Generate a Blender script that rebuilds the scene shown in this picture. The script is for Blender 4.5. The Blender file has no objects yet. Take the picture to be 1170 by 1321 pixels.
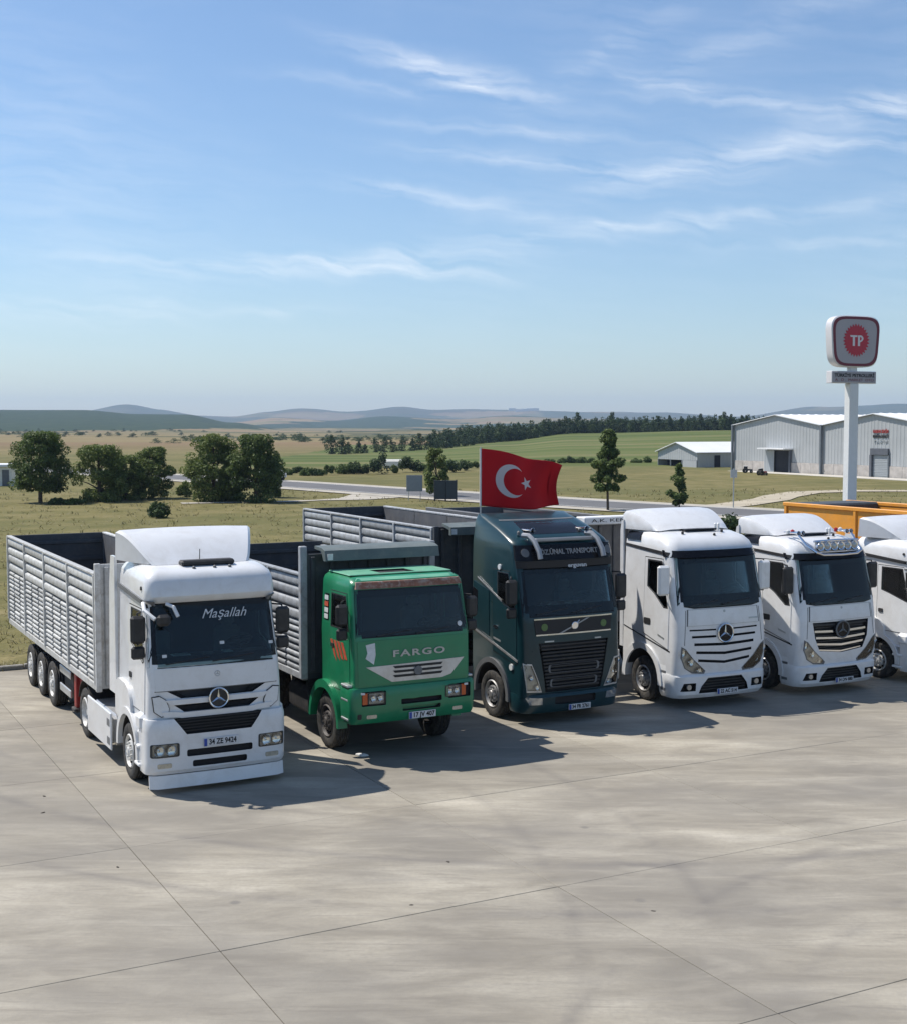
import bpy, bmesh, math, random
import numpy as np
from mathutils import Vector, Matrix, noise as mnoise
from mathutils.geometry import tessellate_polygon

R = math.radians
random.seed(7)
rng = np.random.default_rng(7)
SC = bpy.context.scene
COL = SC.collection

# ------------------------------------------------------------------ camera
F_PX, Y_H, CAM_H, IMW, IMH = 1700.0, 550.0, 6.2, 1170.0, 1321.0
PITCH = math.atan((IMH / 2 - Y_H) / F_PX)
cam_d = bpy.data.cameras.new('camera')
cam = bpy.data.objects.new('camera', cam_d)
COL.objects.link(cam)
cam.location = (0, 0, CAM_H)
cam.rotation_euler = (R(90) - PITCH, 0, 0)
cam_d.sensor_fit = 'VERTICAL'
cam_d.sensor_height = 24.0
cam_d.lens = 24.0 * F_PX / IMH
cam_d.clip_start = 0.1
cam_d.clip_end = 40000
SC.camera = cam

# ------------------------------------------------------------------ world, sun, exposure
SUN_EL, SUN_AZ = R(56.8), math.atan2(-0.598, 0.266)
SC.view_settings.view_transform = 'Standard'
SC.view_settings.look = 'None'
SC.view_settings.gamma = 1
SC.view_settings.use_curve_mapping = False
SC.view_settings.exposure = 0.2
SKY_STRENGTH, SUN_STRENGTH = 0.118, 5.0

W = bpy.data.worlds.new('World')
SC.world = W
W.use_nodes = True
wn, wl = W.node_tree.nodes, W.node_tree.links
wn.clear()


def N(nodes, typ, **kw):
    n = nodes.new(typ)
    for k, v in kw.items():
        setattr(n, k, v)
    return n


def wmath(op, a, b=None, c=None, clamp=False):
    n = wn.new('ShaderNodeMath')
    n.operation = op
    n.use_clamp = clamp
    for i, v in enumerate((a, b, c)):
        if v is None:
            continue
        if isinstance(v, (int, float)):
            n.inputs[i].default_value = v
        else:
            wl.new(v, n.inputs[i])
    return n.outputs[0]


sky = N(wn, 'ShaderNodeTexSky', sky_type='NISHITA', sun_disc=False)
sky.sun_elevation = SUN_EL
sky.sun_rotation = SUN_AZ
sky.altitude = 300
sky.air_density = 1.1
sky.dust_density = 0.45
sky.ozone_density = 5.2
tc = N(wn, 'ShaderNodeTexCoord')
sp = N(wn, 'ShaderNodeSeparateXYZ')
wl.new(tc.outputs['Generated'], sp.inputs[0])
X, Y, Z = sp.outputs
az = wmath('MULTIPLY', wmath('ARCTAN2', X, Y), 17.0)
el = wmath('MULTIPLY', wmath('ARCSINE', Z), 17.0)
cmb = N(wn, 'ShaderNodeCombineXYZ')
wl.new(az, cmb.inputs[0])
wl.new(el, cmb.inputs[1])
warp = N(wn, 'ShaderNodeTexNoise', noise_dimensions='2D')
warp.inputs['Scale'].default_value = 1.1
warp.inputs['Detail'].default_value = 5
wl.new(cmb.outputs[0], warp.inputs['Vector'])
ws = N(wn, 'ShaderNodeSeparateColor')
wl.new(warp.outputs['Color'], ws.inputs[0])
wx = wmath('ADD', az, wmath('MULTIPLY', wmath('SUBTRACT', ws.outputs[0], 0.5), 0.9))
wy = wmath('ADD', el, wmath('MULTIPLY', wmath('SUBTRACT', ws.outputs[1], 0.5), 0.28))
fib_v = N(wn, 'ShaderNodeCombineXYZ')
wl.new(wmath('ADD', wmath('MULTIPLY', wx, 0.75), wmath('MULTIPLY', wy, 0.4)), fib_v.inputs[0])
wl.new(wmath('SUBTRACT', wmath('MULTIPLY', wy, 6.0), wmath('MULTIPLY', wx, -0.6)), fib_v.inputs[1])
fib = N(wn, 'ShaderNodeTexNoise', noise_dimensions='2D')
fib.inputs['Scale'].default_value = 1.0
fib.inputs['Detail'].default_value = 7
fib.inputs['Roughness'].default_value = 0.56
wl.new(fib_v.outputs[0], fib.inputs['Vector'])
fibre = wmath('MULTIPLY', wmath('SUBTRACT', fib.outputs['Fac'], 0.30), 2.6, clamp=True)
# thin cirrus: streak centre (azimuth, elevation in units of 1/17 rad), half length, half width, tilt, strength
STREAKS = [(-0.05, 4.35, .85, .20, -.25, .75), (.12, 4.25, .3, .12, -.5, .5), (-1.1, 4.2, .8, .10, -.1, .3),
           (.6, 3.7, 1.1, .10, -.1, .34), (1.0, 3.3, 1.2, .12, -.12, .42), (3.4, 3.25, 1.1, .26, .18, .62),
           (-.3, 2.9, .8, .13, -.12, .55), (2.7, 2.5, 1.8, .13, .07, .62), (1.5, 2.55, .5, .07, -.1, .4),
           (-1.3, 2.05, 1.3, .17, .06, .72), (-.7, 2.0, .9, .09, -.08, .35), (-3.3, 2.05, .9, .09, 0, .3),
           (-4.4, 1.4, 1.3, .15, .02, .34), (3.5, 4.0, .9, .13, -.22, .5), (5.5, 3.82, .6, .16, .06, .8),
           (5.2, 3.36, .8, .12, -.05, .5), (5.2, 2.25, 1.1, .08, 0, .3), (4.2, 4.9, 1.3, .3, .4, .22),
           (2.0, 4.6, .7, .2, .5, .2), (-2.2, 1.45, .4, .08, 0, .3),
           (9.5, 3.0, 1.6, .2, .1, .5), (-9.0, 3.4, 1.8, .2, -.1, .5), (-12, 1.9, 1.7, .2, .1, .4), (12.5, 4.4, 1.4, .25, .2, .5)]
tot = None
for (cx_, cy_, L_, w_, k_, s_) in STREAKS:
    L_, w_, s_ = L_ * 1.45, w_ * .8, s_ * (1.25 if s_ < .45 else 1.0)
    q = math.hypot(1, k_)
    dx = wmath('SUBTRACT', wx, cx_)
    dy = wmath('SUBTRACT', wy, cy_)
    a = wmath('MULTIPLY', wmath('ADD', dx, wmath('MULTIPLY', dy, k_)), 1 / (q * L_))
    b = wmath('MULTIPLY', wmath('SUBTRACT', dy, wmath('MULTIPLY', dx, k_)), 1 / (q * w_))
    r2 = wmath('ADD', wmath('MULTIPLY', a, a), wmath('MULTIPLY', b, b))
    g = wmath('MULTIPLY', wmath('EXPONENT', wmath('MULTIPLY', r2, -1.0)), s_)
    tot = g if tot is None else wmath('ADD', tot, g)
veil = N(wn, 'ShaderNodeTexNoise', noise_dimensions='3D')
veil.inputs['Scale'].default_value = 3.2
veil.inputs['Detail'].default_value = 5
wl.new(tc.outputs['Generated'], veil.inputs['Vector'])
veilm = wmath('MULTIPLY', wmath('SUBTRACT', veil.outputs['Fac'], 0.40), 0.75, clamp=True)
cl = wmath('MULTIPLY', wmath('ADD', tot, veilm), fibre)
above = wmath('MULTIPLY', wmath('SUBTRACT', Z, 0.02), 14.0, clamp=True)
cl = wmath('MULTIPLY', wmath('MULTIPLY', cl, above), 0.56, clamp=True)
mixc = N(wn, 'ShaderNodeMix', data_type='RGBA')
wl.new(cl, mixc.inputs[0])
wl.new(sky.outputs[0], mixc.inputs[6])
mixc.inputs[7].default_value = (8.6, 8.8, 9.0, 1)
bg = N(wn, 'ShaderNodeBackground')
bg.inputs['Strength'].default_value = SKY_STRENGTH
wl.new(mixc.outputs[2], bg.inputs[0])
wo = N(wn, 'ShaderNodeOutputWorld')
wl.new(bg.outputs[0], wo.inputs[0])

sun_d = bpy.data.lights.new('sun', 'SUN')
sun_d.energy = SUN_STRENGTH
sun_d.angle = R(0.53)
sun_d.color = (1.0, 0.94, 0.86)
sun = bpy.data.objects.new('sun', sun_d)
COL.objects.link(sun)
sdir = Vector((math.sin(SUN_AZ) * math.cos(SUN_EL), math.cos(SUN_AZ) * math.cos(SUN_EL), math.sin(SUN_EL)))
sun.rotation_euler = sdir.to_track_quat('Z', 'Y').to_euler()
sun.location = sdir * 60
SC.cycles.max_bounces = 8
SC.cycles.transparent_max_bounces = 16
SC.cycles.volume_bounces = 0
SC.cycles.use_denoising = True

# ------------------------------------------------------------------ frame of the parked row
ROW_A = math.atan2(895, 1700)          # the trucks stand turned by this angle
U = Vector((math.cos(ROW_A), math.sin(ROW_A), 0))
V = Vector((-math.sin(ROW_A), math.cos(ROW_A), 0))
O1 = Vector((-5.08, 21.69, 0))


def row(x, y, z=0, O=O1):
    return Vector(O) + U * x + V * y + Vector((0, 0, z))


def on_ground(px, d):
    """a spot d metres ahead in the direction of a photo column"""
    return Vector(((px - IMW / 2) / F_PX * d, d, 0))


def dist(py, z=0.0):
    return F_PX * (CAM_H - z) / (py - Y_H)


# ------------------------------------------------------------------ materials
def new_mat(name):
    m = bpy.data.materials.new(name)
    m.use_nodes = True
    n = m.node_tree.nodes
    return m, n, m.node_tree.links, n['Principled BSDF']


def ramp(n, l, src, stops):
    r = n.new('ShaderNodeValToRGB')
    e = r.color_ramp.elements
    while len(e) < len(stops):
        e.new(0.5)
    for el_, (p, c) in zip(e, stops):
        el_.position = p
        el_.color = (*c, 1) if len(c) == 3 else c
    l.new(src, r.inputs[0])
    return r.outputs[0]


def tex_noise(n, l, vec, scale, detail=5, rough=.55, dist_=0):
    t = n.new('ShaderNodeTexNoise')
    t.inputs['Scale'].default_value = scale
    t.inputs['Detail'].default_value = detail
    t.inputs['Roughness'].default_value = rough
    t.inputs['Distortion'].default_value = dist_
    if vec is not None:
        l.new(vec, t.inputs['Vector'])
    return t.outputs['Fac']


def mixcol(n, l, fac, a, b, mode='MIX'):
    m = n.new('ShaderNodeMix')
    m.data_type = 'RGBA'
    m.blend_type = mode
    for i, v in ((0, fac), (6, a), (7, b)):
        if isinstance(v, (int, float)):
            m.inputs[i].default_value = v
        elif isinstance(v, tuple):
            m.inputs[i].default_value = (*v, 1)
        else:
            l.new(v, m.inputs[i])
    return m.outputs[2]


def pbr(name, col, rough=.5, metal=0.0, var=.18, scale=3.0, bump=0.0, coat=0.0, dirt=None, dirt_amt=.4, spec=.5):
    m, n, l, p = new_mat(name)
    t = n.new('ShaderNodeTexCoord')
    f = tex_noise(n, l, t.outputs['Object'], scale, 6, .6)
    lo = tuple(c * (1 - var) for c in col)
    hi = tuple(min(1, c * (1 + var * .6)) for c in col)
    c = ramp(n, l, f, [(.3, lo), (.7, hi)])
    if dirt:
        g = tex_noise(n, l, t.outputs['Object'], scale * 1.7, 8, .7, .6)
        gm = ramp(n, l, g, [(.46, (0, 0, 0)), (.72, (dirt_amt,) * 3)])
        c = mixcol(n, l, gm, c, dirt)
    l.new(c, p.inputs['Base Color'])
    rr = n.new('ShaderNodeMapRange')
    rr.inputs[3].default_value = max(.02, rough - .08)
    rr.inputs[4].default_value = min(1, rough + .1)
    l.new(f, rr.inputs[0])
    l.new(rr.outputs[0], p.inputs['Roughness'])
    p.inputs['Metallic'].default_value = metal
    p.inputs['Coat Weight'].default_value = coat
    p.inputs['Coat Roughness'].default_value = .06
    p.inputs['Specular IOR Level'].default_value = spec
    if bump:
        b = n.new('ShaderNodeBump')
        b.inputs['Strength'].default_value = bump
        b.inputs['Distance'].default_value = .02
        fb = tex_noise(n, l, t.outputs['Object'], scale * 12, 4, .6)
        l.new(fb, b.inputs['Height'])
        l.new(b.outputs[0], p.inputs['Normal'])
    return m


DUST = (.34, .29, .22)
M = {}
M['white'] = pbr('white_paint', (.70, .71, .715), .32, var=.05, scale=1.8, coat=.5, dirt=DUST, dirt_amt=.22)
M['white_plastic'] = pbr('white_plastic', (.74, .75, .75), .45, var=.06, dirt=DUST, dirt_amt=.18)
M['white_old'] = pbr('cream_paint', (.76, .74, .66), .4, var=.07, coat=.3, dirt=DUST, dirt_amt=.25)
M['green'] = pbr('green_paint', (.008, .195, .085), .34, var=.15, scale=1.6, coat=.3, dirt=(.10, .16, .10), dirt_amt=.16)
M['green_roof'] = pbr('green_pale', (.12, .36, .23), .5, var=.18, scale=2.5, dirt=(.3, .32, .24), dirt_amt=.4)  # paler green than the cab sides, used on its roof
M['rust'] = pbr('rusty_edge', (.24, .11, .07), .8, var=.4, scale=4.5, dirt=(.46, .43, .38), dirt_amt=.85)
M['teal'] = pbr('dark_teal_paint', (.007, .035, .044), .3, var=.12, coat=.25, spec=.35, dirt=(.06, .07, .07), dirt_amt=.06)
M['black_gloss'] = pbr('black_gloss', (.007, .007, .009), .22, var=.1, coat=.0, spec=.25)
M['black'] = pbr('black_plastic', (.018, .018, .019), .55, var=.25, dirt=(.1, .09, .08), dirt_amt=.3)
M['dark'] = pbr('cab_interior', (.012, .012, .014), .8, var=.2)
M['trim'] = pbr('grey_trim', (.13, .135, .14), .5, var=.2)
M['seat'] = pbr('seat_cloth', (.13, .13, .14), .9, var=.3)
M['rubber'] = pbr('tyre_rubber', (.022, .022, .022), .85, var=.3, scale=6, dirt=(.17, .15, .12), dirt_amt=.5)
M['steel'] = pbr('rim_steel', (.42, .42, .42), .45, metal=.6, var=.2, scale=9, dirt=(.12, .1, .08), dirt_amt=.5)
M['rim_white'] = pbr('rim_white', (.62, .62, .6), .5, var=.12, scale=9, dirt=(.2, .17, .13), dirt_amt=.5)
M['rim_dark'] = pbr('rim_dark', (.06, .055, .055), .6, var=.3, scale=9, dirt=(.2, .17, .13), dirt_amt=.5)
M['chrome'] = pbr('chrome', (.75, .76, .78), .14, metal=1.0, var=.05)
M['alu'] = pbr('brushed_aluminium', (.55, .56, .57), .4, metal=.7, var=.14, scale=5, dirt=(.3, .27, .22), dirt_amt=.3)
M['slat'] = pbr('pale_slat_paint', (.56, .565, .55), .5, var=.12, scale=4, dirt=(.24, .20, .15), dirt_amt=.65)
M['slat_grey'] = pbr('grey_slat_paint', (.40, .42, .44), .5, var=.16, scale=4, dirt=(.17, .15, .12), dirt_amt=.7)
M['body_grey'] = pbr('body_grey', (.050, .056, .064), .6, var=.25, scale=3, dirt=(.15, .14, .12), dirt_amt=.3)
M['canopy'] = pbr('canopy_grey', (.115, .14, .135), .5, var=.15, scale=3, dirt=(.25, .24, .2), dirt_amt=.35)
M['inner'] = pbr('body_inside', (.10, .105, .115), .65, var=.25, scale=2, dirt=(.2, .18, .15), dirt_amt=.4)
M['chassis'] = pbr('chassis_black', (.02, .02, .021), .65, var=.3, dirt=(.14, .12, .1), dirt_amt=.4)
M['red'] = pbr('red_paint', (.30, .015, .012), .5, var=.2, dirt=(.15, .1, .08), dirt_amt=.3)
M['amber'] = pbr('amber_lens', (.55, .10, .02), .2, var=.1)
M['redlens'] = pbr('red_lens', (.35, .015, .015), .2, var=.1)
M['orange'] = pbr('orange_paint', (.72, .30, .035), .42, var=.1, coat=.2, dirt=(.35, .24, .12), dirt_amt=.3)
M['plate'] = pbr('plate_white', (.62, .63, .64), .4, var=.06, dirt=DUST, dirt_amt=.3)
M['blue'] = pbr('plate_blue', (.02, .06, .32), .4)
M['ink'] = pbr('black_ink', (.012, .012, .014), .6)
M['silver_ink'] = pbr('silver_letter', (.42, .44, .44), .35, metal=.5, var=.1)
M['pale_ink'] = pbr('pale_letter', (.55, .58, .6), .5)
M['decal_red'] = pbr('decal_red', (.50, .085, .04), .5, var=.25, scale=14)
M['decal_white'] = pbr('decal_white', (.62, .64, .64), .5, var=.15, scale=14)
M['decal_green'] = pbr('decal_green', (.10, .17, .05), .5, var=.2, scale=14)
M['lens'] = pbr('lamp_lens', (.36, .37, .37), .12, metal=.5, var=.25, scale=16, coat=1.0)
M['lens_dirty'] = pbr('lamp_lens_old', (.50, .47, .38), .2, metal=.3, var=.3, scale=16, coat=.8)


for nm in ('slat', 'slat_grey'):
    nt = M[nm].node_tree
    p_ = nt.nodes['Principled BSDF']
    src = p_.inputs['Base Color'].links[0].from_socket
    oi = nt.nodes.new('ShaderNodeObjectInfo')
    mr_ = nt.nodes.new('ShaderNodeMapRange')
    mr_.inputs[3].default_value, mr_.inputs[4].default_value = .74, 1.1
    nt.links.new(oi.outputs['Random'], mr_.inputs[0])
    hs = nt.nodes.new('ShaderNodeHueSaturation')
    nt.links.new(mr_.outputs[0], hs.inputs['Value'])
    nt.links.new(src, hs.inputs['Color'])
    nt.links.new(hs.outputs[0], p_.inputs['Base Color'])


def glass(name, tint, refl=1.0):
    m, n, l, p = new_mat(name)
    n.remove(p)
    out = n['Material Output']
    tr = n.new('ShaderNodeBsdfTransparent')
    tr.inputs[0].default_value = (*tint, 1)
    gl = n.new('ShaderNodeBsdfGlossy')
    gl.inputs['Roughness'].default_value = .03
    gl.inputs[0].default_value = (refl, refl, refl, 1)
    fr = n.new('ShaderNodeFresnel')
    fr.inputs[0].default_value = 1.48
    t = n.new('ShaderNodeTexCoord')
    f = tex_noise(n, l, t.outputs['Object'], 2.5, 4)
    df = n.new('ShaderNodeBsdfDiffuse')
    df.inputs[0].default_value = (.2, .2, .19, 1)
    dm = n.new('ShaderNodeMixShader')
    dr = ramp(n, l, f, [(.4, (.0, .0, .0)), (.9, (.03, .03, .03))])
    l.new(dr, dm.inputs[0])
    l.new(tr.outputs[0], dm.inputs[1])
    l.new(df.outputs[0], dm.inputs[2])
    mx = n.new('ShaderNodeMixShader')
    l.new(fr.outputs[0], mx.inputs[0])
    l.new(dm.outputs[0], mx.inputs[1])
    l.new(gl.outputs[0], mx.inputs[2])
    l.new(mx.outputs[0], out.inputs[0])
    return m


M['lamp_glass'] = glass('lamp_glass', (.93, .94, .93))
M['lamp_back'] = pbr('lamp_backing', (.40, .41, .42), .3, metal=.45, var=.2)
M['dash'] = pbr('dash_grey', (.075, .075, .08), .7, var=.2)
M['glass'] = glass('tinted_glass', (.64, .74, .72), .75)
M['glass_dark'] = glass('dark_glass', (.72, .80, .78))


def leaf_mat(name, a, b, c):
    m, n, l, p = new_mat(name)
    g = n.new('ShaderNodeNewGeometry')
    t = n.new('ShaderNodeTexCoord')
    f = tex_noise(n, l, t.outputs['Object'], .9, 3)
    ad = n.new('ShaderNodeMath')
    ad.operation = 'ADD'
    l.new(f, ad.inputs[0])
    sc_ = n.new('ShaderNodeMath')
    sc_.operation = 'MULTIPLY_ADD'
    sc_.inputs[1].default_value = .5
    sc_.inputs[2].default_value = -.25
    l.new(g.outputs['Random Per Island'], sc_.inputs[0])
    l.new(sc_.outputs[0], ad.inputs[1])
    col = ramp(n, l, ad.outputs[0], [(.25, a), (.5, b), (.8, c)])
    l.new(col, p.inputs['Base Color'])
    p.inputs['Roughness'].default_value = .6
    p.inputs['Specular IOR Level'].default_value = .25
    tl = n.new('ShaderNodeBsdfTranslucent')
    l.new(col, tl.inputs[0])
    mx = n.new('ShaderNodeMixShader')
    mx.inputs[0].default_value = .32
    l.new(p.outputs[0], mx.inputs[1])
    l.new(tl.outputs[0], mx.inputs[2])
    l.new(mx.outputs[0], n['Material Output'].inputs[0])
    return m


M['leaf'] = leaf_mat('broad_leaf', (.052, .084, .023), (.098, .148, .040), (.165, .21, .065))
M['leaf_light'] = leaf_mat('light_leaf', (.075, .112, .027), (.130, .178, .045), (.20, .235, .072))
M['leaf_dark'] = leaf_mat('dark_leaf', (.028, .054, .019), (.052, .088, .029), (.09, .13, .043))
M['needle'] = leaf_mat('pine_needle', (.020, .044, .018), (.038, .068, .027), (.065, .10, .037))
M['bark'] = pbr('bark', (.09, .065, .045), .9, var=.4, scale=7, bump=.5)
M['grass'] = leaf_mat('dry_grass', (.15, .14, .055), (.21, .185, .08), (.28, .24, .12))


# ------------------------------------------------------------------ mesh helpers
def link(o, parent=None):
    COL.objects.link(o)
    if parent:
        o.parent = parent
    return o


def tag(o, label=None, cat=None, group=None, kind=None):
    for k, v in (('label', label), ('category', cat), ('group', group), ('kind', kind)):
        if v:
            o[k] = v
    return o


def thing(name, label, cat, loc=(0, 0, 0), rz=0.0, group=None, kind=None):
    o = bpy.data.objects.new(name, None)
    o.empty_display_size = .3
    o.location = loc
    o.rotation_euler = (0, 0, rz)
    link(o)
    return tag(o, label, cat, group, kind)


def mesh_from(v, f, mat, smooth=None, name='mesh'):
    me = bpy.data.meshes.new(name)
    me.from_pydata(v, [], f)
    mats = mat if isinstance(mat, (list, tuple)) else [mat]
    for m in mats:
        me.materials.append(m)
    if smooth is not None:
        me.polygons.foreach_set('use_smooth', [True] * len(me.polygons))
        me.set_sharp_from_angle(angle=R(smooth))
    me.update()
    return me


class MB:
    def __init__(self):
        self.v, self.f, self.mi = [], [], []

    def add(self, v, f, mi=0):
        o = len(self.v)
        self.v += [tuple(p) for p in v]
        self.f += [tuple(i + o for i in q) for q in f]
        self.mi += [mi] * len(f)
        return self

    def box(self, x0, x1, y0, y1, z0, z1, b=0.0, mi=0):
        if b <= 0:
            v = [(x, y, z) for x in (x0, x1) for y in (y0, y1) for z in (z0, z1)]
            return self.add(v, [(0, 1, 3, 2), (4, 6, 7, 5), (0, 4, 5, 1), (2, 3, 7, 6), (0, 2, 6, 4), (1, 5, 7, 3)], mi)
        b = min(b, (x1 - x0) * .49, (y1 - y0) * .49, (z1 - z0) * .49)
        v, idx = [], {}
        for ix, x in enumerate((x0, x1)):
            for iy, y in enumerate((y0, y1)):
                for iz, z in enumerate((z0, z1)):
                    sx, sy, sz = (b if ix == 0 else -b), (b if iy == 0 else -b), (b if iz == 0 else -b)
                    for a, p in enumerate(((x, y + sy, z + sz), (x + sx, y, z + sz), (x + sx, y + sy, z))):
                        idx[(ix, iy, iz, a)] = len(v)
                        v.append(p)
        I = idx
        f = [(I[(0, 0, 0, 0)], I[(0, 0, 1, 0)], I[(0, 1, 1, 0)], I[(0, 1, 0, 0)]), (I[(1, 0, 0, 0)], I[(1, 1, 0, 0)], I[(1, 1, 1, 0)], I[(1, 0, 1, 0)]),
             (I[(0, 0, 0, 1)], I[(1, 0, 0, 1)], I[(1, 0, 1, 1)], I[(0, 0, 1, 1)]), (I[(0, 1, 0, 1)], I[(0, 1, 1, 1)], I[(1, 1, 1, 1)], I[(1, 1, 0, 1)]),
             (I[(0, 0, 0, 2)], I[(0, 1, 0, 2)], I[(1, 1, 0, 2)], I[(1, 0, 0, 2)]), (I[(0, 0, 1, 2)], I[(1, 0, 1, 2)], I[(1, 1, 1, 2)], I[(0, 1, 1, 2)])]
        for a in (0, 1):
            for c in (0, 1):
                f.append((I[(a, c, 0, 0)], I[(a, c, 0, 1)], I[(a, c, 1, 1)], I[(a, c, 1, 0)]))
                f.append((I[(a, 0, c, 0)], I[(a, 0, c, 2)], I[(a, 1, c, 2)], I[(a, 1, c, 0)]))
                f.append((I[(0, a, c, 1)], I[(0, a, c, 2)], I[(1, a, c, 2)], I[(1, a, c, 1)]))
                for d in (0, 1):
                    f.append((I[(a, c, d, 0)], I[(a, c, d, 1)], I[(a, c, d, 2)]))
        return self.add(v, f, mi)

    def prism(self, poly, axis, a0, a1, mi=0):
        """extrude a 2D polygon; axis 'x': poly in (y,z); 'y': (x,z); 'z': (x,y)"""
        def P(p, a):
            return {'x': (a, p[0], p[1]), 'y': (p[0], a, p[1]), 'z': (p[0], p[1], a)}[axis]
        n = len(poly)
        v = [P(p, a0) for p in poly] + [P(p, a1) for p in poly]
        f = [tuple(range(n)), tuple(range(2 * n - 1, n - 1, -1))]
        f += [(i, (i + n), (i + 1) % n + n, (i + 1) % n) for i in range(n)]
        return self.add(v, f, mi)

    def lathe(self, prof, c=(0, 0, 0), seg=24, axis='x', mi=0):
        v, f = [], []
        m = len(prof)
        for k in range(seg):
            a = 2 * math.pi * k / seg
            ca, sa = math.cos(a), math.sin(a)
            for r, t in prof:
                p = {'x': (t, r * ca, r * sa), 'y': (r * ca, t, r * sa), 'z': (r * ca, r * sa, t)}[axis]
                v.append((p[0] + c[0], p[1] + c[1], p[2] + c[2]))
        for k in range(seg):
            k2 = (k + 1) % seg
            for i in range(m - 1):
                f.append((k * m + i, k * m + i + 1, k2 * m + i + 1, k2 * m + i))
        return self.add(v, f, mi)

    def cyl(self, c, r, a0, a1, axis='x', seg=16, mi=0):
        return self.lathe([(1e-4, a0), (r, a0), (r, a1), (1e-4, a1)], c, seg, axis, mi)

    def tube(self, pts, r, seg=8, mi=0, r1=None):
        pts = [Vector(p) for p in pts]
        n = len(pts)
        v, f = [], []
        prev = None
        for i, p in enumerate(pts):
            d = (pts[min(i + 1, n - 1)] - pts[max(i - 1, 0)]).normalized()
            if prev is None:
                up = Vector((0, 0, 1)) if abs(d.z) < .9 else Vector((1, 0, 0))
                a = d.cross(up).normalized()
            else:
                a = (prev - d * prev.dot(d)).normalized()
            prev = a
            b = d.cross(a)
            rr = r if r1 is None else r + (r1 - r) * i / max(1, n - 1)
            for k in range(seg):
                t = 2 * math.pi * k / seg
                v.append(p + (a * math.cos(t) + b * math.sin(t)) * rr)
        for i in range(n - 1):
            for k in range(seg):
                k2 = (k + 1) % seg
                f.append((i * seg + k, i * seg + k2, (i + 1) * seg + k2, (i + 1) * seg + k))
        f.append(tuple(range(seg - 1, -1, -1)))
        f.append(tuple((n - 1) * seg + k for k in range(seg)))
        return self.add(v, f, mi)

    def mesh(self, mat, smooth=35, name='mesh'):
        me = mesh_from(self.v, self.f, mat, smooth, name)
        if any(self.mi):
            me.polygons.foreach_set('material_index', self.mi)
        return me

    def build(self, name, mat, parent=None, smooth=35):
        me = self.mesh(mat, smooth, name)
        bm = bmesh.new()
        bm.from_mesh(me)
        bmesh.ops.recalc_face_normals(bm, faces=bm.faces)
        bm.to_mesh(me)
        bm.free()
        return link(bpy.data.objects.new(name, me), parent)


def bxo(name, mat, parent, *a, b=.012):
    return MB().box(*a, b=b).build(name, mat, parent)


def inst(name, me, parent=None, loc=(0, 0, 0), rot=(0, 0, 0), scale=(1, 1, 1)):
    o = bpy.data.objects.new(name, me)
    o.location, o.rotation_euler, o.scale = loc, rot, scale
    return link(o, parent)


def copy_tree(o, parent=None):
    c = o.copy()
    COL.objects.link(c)
    c.parent = parent
    for ch in list(o.children):
        copy_tree(ch, c)
    return c


def text_mesh(body, size, width=None, extrude=.004, shear=0.0, bold=0.0, space=1.0):
    cu = bpy.data.curves.new('letters', 'FONT')
    cu.body, cu.size, cu.extrude, cu.shear, cu.offset = body, size, extrude, shear, bold
    cu.align_x, cu.align_y = 'CENTER', 'CENTER'
    cu.space_character = space
    cu.resolution_u = 3
    o = bpy.data.objects.new('letters', cu)
    COL.objects.link(o)
    bpy.context.view_layer.update()
    me = bpy.data.meshes.new_from_object(o.evaluated_get(bpy.context.evaluated_depsgraph_get()))
    bpy.data.objects.remove(o)
    if width and len(me.vertices):
        xs = [v.co.x for v in me.vertices]
        k = width / max(1e-6, max(xs) - min(xs))
        me.transform(Matrix.Diagonal((k, 1, 1, 1)))
    return me


def text(name, body, size, loc, mat, parent, width=None, rot=(R(90), 0, 0), **kw):
    me = text_mesh(body, size, width, **kw)
    me.materials.clear()
    me.materials.append(mat)
    o = inst(name, me, parent, loc, rot)
    return o


def boolean_cut(o, cutters):
    tmp = []
    for i, mb in enumerate(cutters):
        c = mb.build('cutter', [M['dark'], M['dark']], o.parent)
        for p in c.data.polygons:
            p.material_index = 1
        tmp.append(c)
        md = o.modifiers.new('b%d' % i, 'BOOLEAN')
        md.operation, md.solver, md.object = 'DIFFERENCE', 'EXACT', c
    bpy.context.view_layer.update()
    me = bpy.data.meshes.new_from_object(o.evaluated_get(bpy.context.evaluated_depsgraph_get()))
    o.modifiers.clear()
    o.data = me
    me.polygons.foreach_set('use_smooth', [True] * len(me.polygons))
    me.set_sharp_from_angle(angle=R(32))
    for c in tmp:
        bpy.data.objects.remove(c)


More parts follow.
